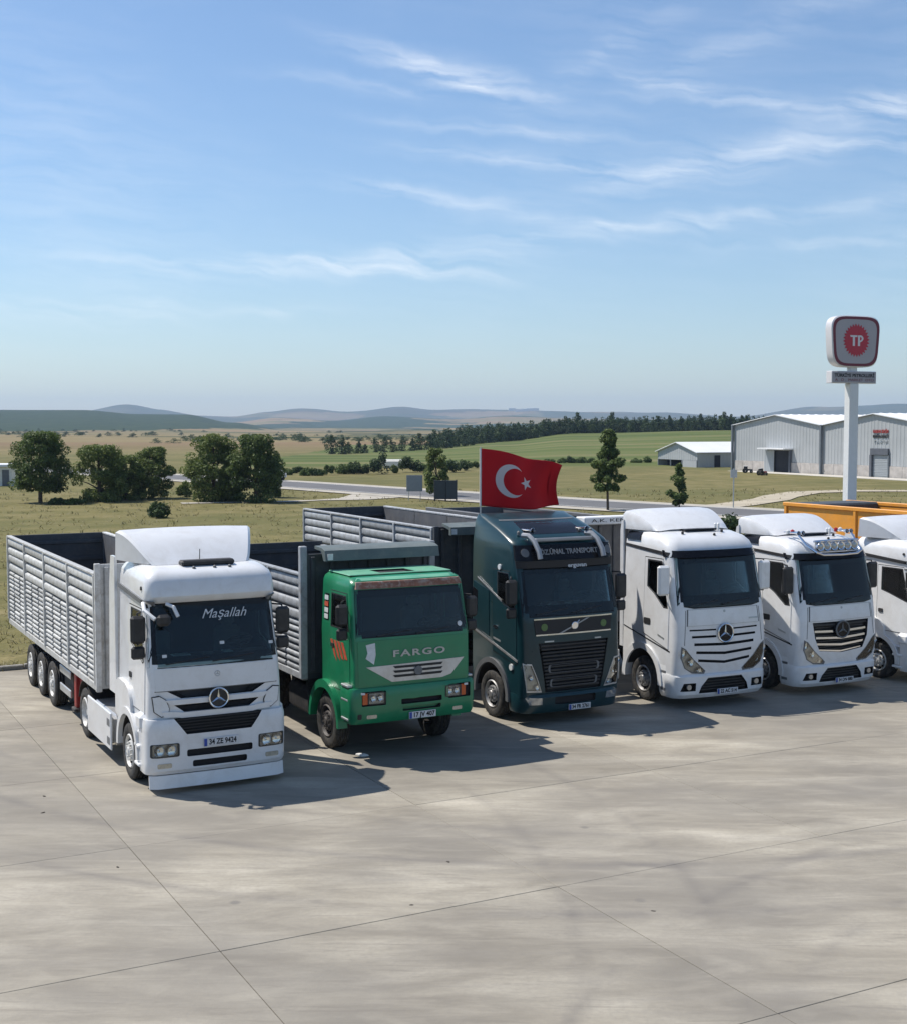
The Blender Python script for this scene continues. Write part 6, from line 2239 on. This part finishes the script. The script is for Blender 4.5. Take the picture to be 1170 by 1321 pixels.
# ------------------------------------------------------------------ the white trucks with the slotted noses
def white_truck(label, loc, rz, chrome_grille=False, lightbar=False, scale=(1, 1, 1)):
    W_ = 2.5
    t = thing('white_truck', label, 'truck', loc, rz, 'trucks parked in a row')
    t.scale = scale
    wm = M['white']
    sk = Skin(W_ / 2, [(.60, .06, 2.25, 1.235, .19, .08), (1.0, .02, 2.25, 1.24, .19, .08), (1.40, .0, 2.25, 1.235, .19, .08), (1.90, .03, 2.25, 1.225, .19, .08), (2.28, .08, 2.25, 1.215, .19, .08), (3.36, .34, 2.25, 1.185, .19, .08),
                        (3.42, .36, 2.25, 1.185, .20, .08), (3.50, .39, 2.25, 1.18, .22, .08), (3.62, .47, 2.25, 1.165, .26, .08), (3.72, .62, 2.25, 1.135, .30, .09), (3.80, .90, 2.25, 1.07, .38, .12), (3.85, 1.2, 2.24, 1.0, .38, .12), (3.87, 1.5, 2.2, .9, .3, .1)])
    bsk = Skin(W_ / 2, [(.23, .08, .75, 1.20, .24, .10), (.32, .01, .75, 1.24, .25, .10), (.60, -.02, .75, 1.255, .25, .10), (.72, -.02, .75, 1.255, .25, .10), (.76, .01, .75, 1.245, .25, .10)])
    ws = [(.17, 2.36), (2.33, 2.36), (2.28, 3.28), (.22, 3.28)]
    win = [(.72, 3.20), (1.25, 3.20), (1.25, 2.62), (.98, 2.48), (.62, 2.22), (.46, 2.22)]
    HL = [(.15, 1.38), (.24, 1.33), (.44, 1.10), (.74, .84), (.71, .78), (.42, .80), (.23, .92), (.14, 1.14)]
    cuts = [(ws, .3), (HL, .05), ([(W_ - a, b) for a, b in HL], .05)]
    rows = [(1.76, .035, 0), (1.62, .05, 0), (1.46, .06, .01), (1.28, .06, .03), (1.10, .06, .05)]
    if chrome_grille:
        cuts.append(([(.38, 1.80), (2.12, 1.80), (2.06, 1.40), (1.92, 1.10), (1.25, 1.03), (.58, 1.10), (.44, 1.40)], .09))
    else:
        for i, (z, h, dip) in enumerate(rows):
            x0 = .34 + i * .055
            if i < 2:
                cuts.append(([(x0, z), (1.02, z - .01), (1.02, z - .01 - h), (x0, z - h)], .07))
                cuts.append(([(W_ - x0, z), (W_ - 1.02, z - .01), (W_ - 1.02, z - .01 - h), (W_ - x0, z - h)], .07))
            else:
                cuts.append(([(x0, z), (1.25, z - dip - .02), (W_ - x0, z), (W_ - x0, z - h), (1.25, z - dip - .02 - h), (x0, z - h)], .07))
    cab_body('cab', wm, t, sk, .75, (1.5, 3.70), cuts, [win], (1.40, .52, .66))
    interior(t, W_, 1.52, .12, 2.40)
    patch('windshield', M['glass'], t, sk, [(.12, 2.30), (.5, 2.24), (2.0, 2.24), (2.38, 2.30), (2.33, 3.33), (.17, 3.33)], off=.006, thick=.008)
    patch('windshield_seal', M['black_gloss'], t, sk, [(.10, 2.28), (.48, 2.21), (2.02, 2.21), (2.40, 2.28), (2.345, 3.35), (.155, 3.35)], [[(.25, 2.50), (.30, 3.18), (2.20, 3.18), (2.25, 2.50)]], off=.002, thick=.006)
    for x0, x1 in ((.35, 1.1), (1.2, 1.95)):
        wiper(t, sk, x0, 2.28, x1, 2.38)
    vs = Skin(W_ / 2, [(3.30, .18, .6, 1.19, .3, .12), (3.50, .30, .6, 1.18, .3, .12)])
    patch('sun_visor', M['black_gloss'], t, vs, [(.03, 3.32), (2.47, 3.32), (2.45, 3.47), (.05, 3.47)], off=.0, thick=.03)
    hood = [(.30, 1.84), (2.20, 1.84), (2.17, 2.19), (.33, 2.19)]
    patch('hood_seam', M['trim'], t, sk, inset_poly(hood, 1.03), [inset_poly(hood, 1.0)], off=.004, thick=.01)
    patch('nose_seam', M['trim'], t, sk, [(.20, 1.42), (.212, 1.42), (.272, 2.18), (.26, 2.18)], off=.004, thick=.01)
    patch('nose_seam', M['trim'], t, sk, [(2.288, 1.42), (2.30, 1.42), (2.24, 2.18), (2.228, 2.18)], off=.004, thick=.01)
    patch('hood', wm, t, sk, hood, off=.010, thick=.01)
    if chrome_grille:
        for i in range(5):
            z = 1.76 - i * .155
            x0 = .42 + i * .034
            q = [(x0, z), (1.25, z - .015 - .012 * i), (W_ - x0, z), (W_ - x0, z - .05), (1.25, z - .065 - .012 * i), (x0, z - .05)]
            patch('grille_bar', M['chrome'] if i else M['black'], t, sk, q, off=-.03, thick=.03)
        gb = MB()
        for i in range(10):
            gb.box(.50, 2.0, .10, .14, 1.10 + i * .068, 1.13 + i * .068)
        gb.build('grille', M['black'], t)
        three_star(t, W_ / 2, sk.fy(W_ / 2, 1.62) - .02, 1.60, .20, 'trim', 'black_gloss')
    else:
        three_star(t, W_ / 2, sk.fy(W_ / 2, 1.66) - .03, 1.65, .20, 'chrome', 'black_gloss')
        patch('model_badge', M['silver_ink'], t, sk, [(1.92, 1.92), (2.18, 1.92), (2.18, 1.955), (1.92, 1.955)], off=.016, thick=.005)
    patch('nose_badge', M['silver_ink'], t, sk, ring_poly(W_ / 2, 2.13, .03, 12), off=.016, thick=.006)
    intake = [(.58, .34), (.64, .50), (.80, .68), (1.70, .68), (1.86, .50), (1.92, .34)]
    fog = [(.14, .40), (.20, .58), (.50, .58), (.50, .40)]
    mir = lambda p: [(W_ - a, b) for a, b in p]
    cab_body('bumper', wm, t, bsk, .23, None, [(intake, .10), (fog, .06), (mir(fog), .06)], [], (1.40, .52, .66))
    ib = MB()
    for i in range(5):
        ib.box(.66, 1.84, .05, .08, .40 + i * .06, .425 + i * .06)
    ib.build('intake_mesh', M['black'], t)
    plate(t, bsk, 1.02, 1.58, .30, .42, '22 AC 514' if not chrome_grille else '34 DN 880', .035)
    for mx_ in (0, 1):
        f = mir if mx_ else (lambda p: p)
        headlamp(t, sk, f(HL), 'lens', 'trim', 3, .94)
        MB().cyl((W_ - .34 if mx_ else .34, bsk.fy(.34, .49) + .0, .49), .06, -.0, .04, 'y', 14).build('fog_light', M['lens'], t)
    for s, fc in ((-1, 'left'), (1, 'right')):
        d = patch('door', wm, t, sk, [(.40, 2.22), (.68, 3.26), (1.38, 3.26), (1.38, 1.55), (.40, 1.30)], [win], off=.012, thick=.012, face=fc)
        seam_ring(d, sk, fc)
        patch('door_window', M['glass_dark'], d, sk, inset_poly(win, 1.02), off=.004, thick=.006, face=fc)
        patch('window_seal', M['black'], d, sk, inset_poly(win, 1.05), [inset_poly(win, .985)], off=.016, thick=.006, face=fc)
        patch('door_handle', M['black'], d, sk, round_rect(1.10, 1.36, 1.76, 1.90, .03), off=.022, thick=.02, face=fc)
        patch('door_badge', M['silver_ink'], t, sk, [(.55, 1.50), (.80, 1.56), (.80, 1.60), (.55, 1.54)], off=.018, thick=.004, face=fc)
        patch('roof_seam', M['black'], t, sk, [(.40, 3.34), (2.22, 3.46), (2.22, 3.52), (.40, 3.42)], off=.012, thick=.02, face=fc)
        patch('sill_seam', M['black'], t, sk, [(.34, 1.24), (2.2, 1.60), (2.2, 1.625), (.34, 1.27)], off=.006, thick=.02, face=fc)
        patch('roof_side_panel', M['black_gloss'], t, sk, [(1.62, 3.62), (2.18, 3.62), (2.18, 3.80), (1.66, 3.80)], off=.03, thick=.06, face=fc)
        pts = [(1.40 + .80 * math.cos(a), .52 + .80 * math.sin(a)) for a in np.linspace(R(-5), R(185), 20)]
        pts2 = [(1.40 + .665 * math.cos(a), .52 + .665 * math.sin(a)) for a in np.linspace(R(185), R(-5), 20)]
        x0_, x1_ = (-.03, .16) if s < 0 else (W_ - .16, W_ + .03)
        MB().prism(pts + pts2, 'x', x0_, x1_).build('wheel_arch', wm, t)
        xa, xb = (.01, .3) if s < 0 else (W_ - .3, W_ - .01)
        st = MB().box(xa, xb, .42, .74, .30, .98, b=.05).build('step_box', M['white_plastic'], t)
        for z in (.36, .66):
            MB().box(xa - .006 if s < 0 else xb - .1, xa + .1 if s < 0 else xb + .006, .47, .68, z, z + .16, b=.01).build('step', M['trim'], st)
        side_mirror(t, sk, .42, 2.50, 3.16, s, .17 if not chrome_grille else .13, 'white_plastic' if not chrome_grille else 'black', .30, False)
        wheel(t, W_ / 2 + s * 1.225, 1.40, s, .5, 'front', 'steel')
        xf0, xf1 = (.03, .07) if s < 0 else (W_ - .07, W_ - .03)
        MB().prism([(2.27, 1.1), (2.40, 1.1), (2.40, 3.8), (2.36, 4.0), (2.27, 4.05)], 'x', xf0, xf1).build('side_fairing', wm, t)
        MB().box(*((-.02, .04) if s < 0 else (W_ - .04, W_ + .02)), 2.4, 4.2, .3, 1.0, b=.02).build('side_skirt', wm, t)
    # raised roof deflector, front edge curling up from the roof
    rows_ = []
    for i in range(9):
        q = i / 8
        y = 1.22 + 1.06 * q
        z = 3.86 + .41 * math.sin(q * 1.45) / math.sin(1.45)
        hw = .98 + .22 * q ** .7
        rows_.append([(1.25 - hw, y + .04, 3.84), (1.25 - hw, y + .03, max(3.845, z - .10)), (1.25 - hw * .95, y, z - .02)] + [(1.25 + hw * k, y - .10 * (1 - k * k), z + .03 * (1 - k * k)) for k in (-.7, -.35, 0, .35, .7)] + [(1.25 + hw * .95, y, z - .02), (1.25 + hw, y + .03, max(3.845, z - .10)), (1.25 + hw, y + .04, 3.84)])
    m_ = len(rows_[0])
    v = [p for r_ in rows_ for p in r_]
    f = [(i * m_ + j, i * m_ + j + 1, (i + 1) * m_ + j + 1, (i + 1) * m_ + j) for i in range(8) for j in range(m_ - 1)]
    f += [tuple(8 * m_ + j for j in range(m_)), tuple(reversed(range(m_)))]
    f += [(i * m_, (i + 1) * m_, (i + 1) * m_ + m_ - 1, i * m_ + m_ - 1) for i in range(8)]
    MB().add(v, f).build('roof_deflector', wm, t, 35)
    bxo('roof_hatch', M['black_gloss'], t, .85, 1.72, .98, 1.30, 3.84, 3.885, b=.02)
    for x, y, z in ((.70, .88, 3.80), (1.45, .72, 3.745), (1.80, .92, 3.81), (.62, .62, 3.64)):
        MB().lathe([(.03, 0), (.03, .05), (1e-3, .07)], (x, y, z - .01), 10, 'z').build('marker_lamp', M['black'], t)
    for x in (1.72, 1.80):
        MB().lathe([(.03, 0), (.03, .14), (1e-3, .17)], (x, 1.05, 3.84), 8, 'z').build('beacon', M['white_plastic'], t)
    if lightbar:
        lb = MB()
        lb.tube([(.42, .62, 3.88), (.46, .40, 3.66), (.56, .16, 3.50), (.72, .12, 3.44), (1.25, .08, 3.43), (1.78, .12, 3.44), (1.94, .16, 3.50), (2.04, .40, 3.66), (2.08, .62, 3.88)], .035, 8)
        lb.tube([(.56, .26, 3.76), (1.25, .22, 3.78), (1.94, .26, 3.76)], .028, 8)
        b_ = lb.build('light_bar', M['chrome'], t)
        MB().box(.62, 1.88, .26, .32, 3.50, 3.76, b=.02).build('bar_panel', M['alu'], b_)
        for i in range(6):
            x = .72 + i * .212
            MB().lathe([(.10, .06), (.115, .0), (.105, -.03), (.085, -.02), (.05, .0), (1e-3, .01)], (x, .22, 3.63), 20, 'y').build('spot_lamp', M['chrome'], b_)
            MB().lathe([(.088, -.012), (.04, -.03), (1e-3, -.034)], (x, .22, 3.63), 18, 'y').build('spot_glass', M['lens'], b_)
        for x in (.42, .56, 1.94, 2.08):
            MB().lathe([(.012, .5), (.02, .3), (.03, .1), (.06, .0), (.055, -.01)], (x, .62, 3.94), 12, 'y').build('air_horn', M['chrome'], t)
            MB().lathe([(.05, 0), (.05, .08), (1e-3, .11)], (x, .98, 3.90), 10, 'z').build('beacon', M['redlens'] if x in (.56, 1.94) else M['decal_white'], t)
    chassis(t, W_, .4, 5.9, 4.95)
    return t


white_truck('white truck with five dark nose slots and a white mirror', row(.28, 0, 0, (4.62, 28.23, 0)), ROW_A - R(2.5))
white_truck('white truck with chrome barred black grille and a lamp bar on the roof', row(.30, 0, 0, (7.65, 29.58, 0)), ROW_A, True, True, (.985, 1, .945))
O6 = row(3.70, -.30, 0, (7.65, 29.58, 0))
old_tractor('cab_truck', 'white truck with a black gutter line cut by the right edge of the picture', O6, ROW_A, 1).scale = (1, 1, .905)


# ------------------------------------------------------------------ trailers behind the white trucks
def box_trailer(label, loc, rz, x0, x1, y0, y1, z0, z1, mat, strip_mat, word=None, name='tarp_trailer', axles=(8.2, 9.5, 10.8), nrib=9):
    t = thing(name, label, 'trailer', loc, rz, 'trailers behind the parked trucks')
    end_wall(t, 'front_wall', x0, x1, y0, z0, z1, mat, 6, -1)
    can = MB().box(x0 - .02, x1 + .02, y0 - .35, y0 + .05, z1 + .005, z1 + .19, b=.02).build('canopy', M[strip_mat], t)
    if word:
        text('canopy_letters', word, .11, ((x0 + .92), y0 - .354, z1 + .10), M['chassis'], can, width=1.5)
    for x, s in ((x0, -1), (x1, 1)):
        a, b = sorted((x, x - s * .05))
        w = bxo('side_wall', M[mat], t, a, b, y0 + .06, y1, z0, z1 - .12, b=.01)
        for k in range(nrib):
            yy = y0 + .3 + (y1 - y0 - .4) * k / (nrib - 1)
            a, b = sorted((x - s * .002, x + s * .05))
            bxo('rib', M[mat], w, a, b, yy - .05, yy + .05, z0, z1 - .12, b=.01)
        a, b = sorted((x + s * .06, x - s * .07))
        bxo('top_rail', M[mat], t, a, b, y0 + .06, y1, z1 - .118, z1 - .01, b=.015)
    end_wall(t, 'tailgate', x0, x1, y1, z0, z1 - .05, mat, 5, 1)
    bxo('floor', M['inner'], t, x0 + .06, x1 - .06, y0 + .05, y1 - .05, z0 + .0, z0 + .08, b=0)
    c = (x0 + x1) / 2
    ch = MB()
    for s in (-1, 1):
        ch.box(c + s * .5 - .06, c + s * .5 + .06, y0 + .2, y1 - .1, z0 - .35, z0 - .01, b=.01)
    ch.build('chassis', M['chassis'], t)
    for y in axles:
        MB().cyl((0, y, .5), .09, x0 + .3, x1 - .3, 'x', 10).build('axle', M['chassis'], t)
        for s in (-1, 1):
            wheel(t, x0 if s < 0 else x1, y, s, .5, 'front', 'steel')
    return t


M['tarp_grey'] = pbr('tarp_grey', (.11, .115, .125), .55, var=.2, scale=2, dirt=(.25, .23, .2), dirt_amt=.3)
box_trailer('grey walled trailer with a white lettered strip behind the slotted white truck', (4.62, 28.23, 0), ROW_A, -.02, 2.50, 3.55, 11.5, 1.45, 3.86, 'tarp_grey', 'white_plastic', 'A.K. KEMERLİ')
ot = box_trailer('orange tipper trailer parked behind the two rightmost white trucks', O6, ROW_A, 2.5, 5.0, 1.6, 7.55, 1.4, 3.98, 'orange', 'orange', None, 'tipper_trailer', (4.6, 5.9), 3)
MB().box(2.56, 4.94, 6.2, 7.3, 3.4, 3.97, b=.05).build('inside_shade', M['body_grey'], ot)  # dark block added as the shade inside the open body

# ------------------------------------------------------------------ the flag on its staff behind the teal cab
def flag():
    O = Vector((1.40, 26.64, 0))
    t = thing('national_flag', 'red flag with white crescent and star flying behind the dark teal cab', 'flag', row(.80, 3.22, 0, O), ROW_A - R(3))
    MB().tube([(0, 0, 1.2), (0, 0, 5.73)], .016, 8).build('flag_staff', M['alu'], t)
    M['flag_red'] = pbr('flag_cloth', (.40, .004, .014), .75, var=.06, scale=2)
    M['flag_white'] = pbr('flag_white', (.78, .76, .77), .75, var=.04)
    for nm in ('flag_red', 'flag_white'):
        nt = M[nm].node_tree
        p = nt.nodes['Principled BSDF']
        tl = nt.nodes.new('ShaderNodeBsdfTranslucent')
        tl.inputs[0].default_value = (.55, .006, .018, 1) if nm == 'flag_red' else (.75, .72, .72, 1)
        mx = nt.nodes.new('ShaderNodeMixShader')
        mx.inputs[0].default_value = .35
        nt.links.new(p.outputs[0], mx.inputs[1])
        nt.links.new(tl.outputs[0], mx.inputs[2])
        nt.links.new(mx.outputs[0], nt.nodes['Material Output'].inputs[0])
    L, H_ = 2.06, 1.28

    def S(u, v):
        """u along the fly 0..1, v up 0..1"""
        wave = math.sin(u * 8.2 + v * 1.9 + .4) * .13 * u ** .6 + math.sin(u * 17 - v * 3.4) * .035 * u ** .7
        top = 5.70 - .42 * (u ** 1.25) + .045 * math.sin(u * 9) * u
        bot = 4.40 - .10 * math.sin(u * 2.6) + .02 * math.sin(u * 8) * u
        x = u * L * (1 - .03 * math.sin(v * 3.1)) + .012
        x -= .05 * math.sin(v * 3.1) * u if u > .9 else 0
        return Vector((x, wave, bot + (top - bot) * v))
    nu, nv = 56, 26
    v = [S(i / nu, j / nv) for i in range(nu + 1) for j in range(nv + 1)]
    f = [(i * (nv + 1) + j, (i + 1) * (nv + 1) + j, (i + 1) * (nv + 1) + j + 1, i * (nv + 1) + j + 1) for i in range(nu) for j in range(nv)]
    cl = MB().add(v, f).build('flag_cloth', M['flag_red'], t, 180)
    md = cl.modifiers.new('s', 'SOLIDIFY')
    md.thickness = .006

    def emblem(name, poly):
        loops = [[Vector((a, b, 0)) for a, b in poly]]
        tr_ = tessellate_polygon(loops)
        bm = bmesh.new()
        vs = [bm.verts.new((a, b, 0)) for a, b in poly]
        for q in tr_:
            bm.faces.new([vs[i] for i in q])
        for ax in (0, 1):
            lo, hi = min(p[ax] for p in poly), max(p[ax] for p in poly)
            for i in range(1, 14):
                co, no = Vector((0, 0, 0)), Vector((0, 0, 0))
                co[ax] = lo + (hi - lo) * i / 14
                no[ax] = 1
                bmesh.ops.bisect_plane(bm, geom=bm.verts[:] + bm.edges[:] + bm.faces[:], dist=1e-5, plane_co=co, plane_no=no)
        bm.verts.index_update()
        for s in (-1, 1):
            vv = []
            for q in bm.verts:
                p = S(q.co.x, q.co.y)
                e = 1e-3
                nn = (S(q.co.x + e, q.co.y) - p).cross(S(q.co.x, q.co.y + e) - p).normalized()
                vv.append(p - nn * (.008 * s))
            MB().add(vv, [[w.index for w in fc.verts] for fc in bm.faces]).build(name, M['flag_white'], t, 180)
        bm.free()
    asp = H_ / L
    c1, r1, c2, r2 = .375, .30, .43, .245
    # outer arc then inner arc, in units of the flag's height along both axes
    dx = (c2 - c1) / asp
    xi = (r1 * r1 - r2 * r2 + dx * dx) / (2 * dx)
    a1 = math.acos(max(-1, min(1, xi / r1)))
    a2 = math.acos(max(-1, min(1, (xi - dx) / r2)))
    cres = [(c1 + r1 * math.cos(a) * asp, .5 + r1 * math.sin(a)) for a in np.linspace(a1, 2 * math.pi - a1, 34)]
    cres += [(c2 + r2 * math.cos(a) * asp, .5 + r2 * math.sin(a)) for a in np.linspace(2 * math.pi - a2, a2, 34)][1:-1]
    emblem('crescent', cres)
    star = []
    for i in range(10):
        a = math.pi + i * math.pi / 5
        q = .135 if i % 2 == 0 else .054
        star.append((.575 + q * math.cos(a) * asp, .5 + q * math.sin(a)))
    emblem('star', star)
    hem = [S(0, j / 12) + Vector((-.012, 0, 0)) for j in range(13)]
    MB().tube(hem, .022, 6).build('hoist_band', M['flag_white'], t)
    return t


flag()


# ------------------------------------------------------------------ small things lying on the yard
def litter():
    rl = random.Random(9)
    spots = [((466, 980), .16, 'white', 'crumpled white paper on the concrete in the shade of the white truck'),
             ((49, 1034), .05, 'dark', 'dark stone on the concrete left of the white truck'), ((47, 1056), .05, 'dark', 'flat dark chip on the concrete left of the white truck, the nearer one'),
             ((144, 1129), .04, 'dark', 'tiny dark stone on the left slab'), ((76, 1190), .06, 'dark', 'dark clod near the left edge of the yard'),
             ((436, 1250), .06, 'dark', 'dark clod in the lower middle of the yard'), ((530, 1180), .04, 'dark', 'small dark chip above the middle joint'),
             ((705, 1291), .07, 'dark', 'dark clod near the lower edge of the yard'), ((800, 1238), .06, 'dark', 'dark chip on the slab in the lower right middle'),
             ((905, 990), .05, 'dark', 'small dark clod on the sunlit slab before the slotted white truck'), ((1110, 1220), .05, 'dark', 'small dark clod on the lower right slab'), ((948, 1307), .07, 'dark', 'dark clod at the bottom of the picture, right'),
             ((848, 1188), .04, 'dark', 'tiny dark chip in the middle of the right slab'), ((578, 1122), .045, 'dark', 'tiny dark chip beside the middle slab joint')]
    M['clod'] = pbr('dirt_clod', (.06, .052, .042), .95, var=.4, scale=20)
    M['paper'] = pbr('paper', (.62, .62, .60), .8, var=.1)
    for (px, py), s, k, lab in spots[:4] + spots[6:7] + spots[12:]:
        s *= .55
        d = dist(py)
        p = on_ground(px, d)
        bm = bmesh.new()
        bmesh.ops.create_icosphere(bm, subdivisions=2, radius=s)
        for v in bm.verts:
            v.co *= 1 + mnoise.noise(v.co * (9 / (s * 10)) + Vector((px, py, 0))) * .5
            v.co.z = max(-.005, v.co.z * (.35 if k == 'dark' else .5) + s * .1)
        me = bpy.data.meshes.new('m')
        bm.to_mesh(me)
        bm.free()
        me.materials.append(M['clod'] if k == 'dark' else M['paper'])
        o = inst('dirt_clod' if k == 'dark' else 'crumpled_paper', me, None, (p.x, p.y, .0), (0, 0, rl.uniform(0, 6)), (1.4, .8, 1))
        tag(o, lab, 'clod' if k == 'dark' else 'paper', 'bits of dirt on the yard' if k == 'dark' else None)


litter()
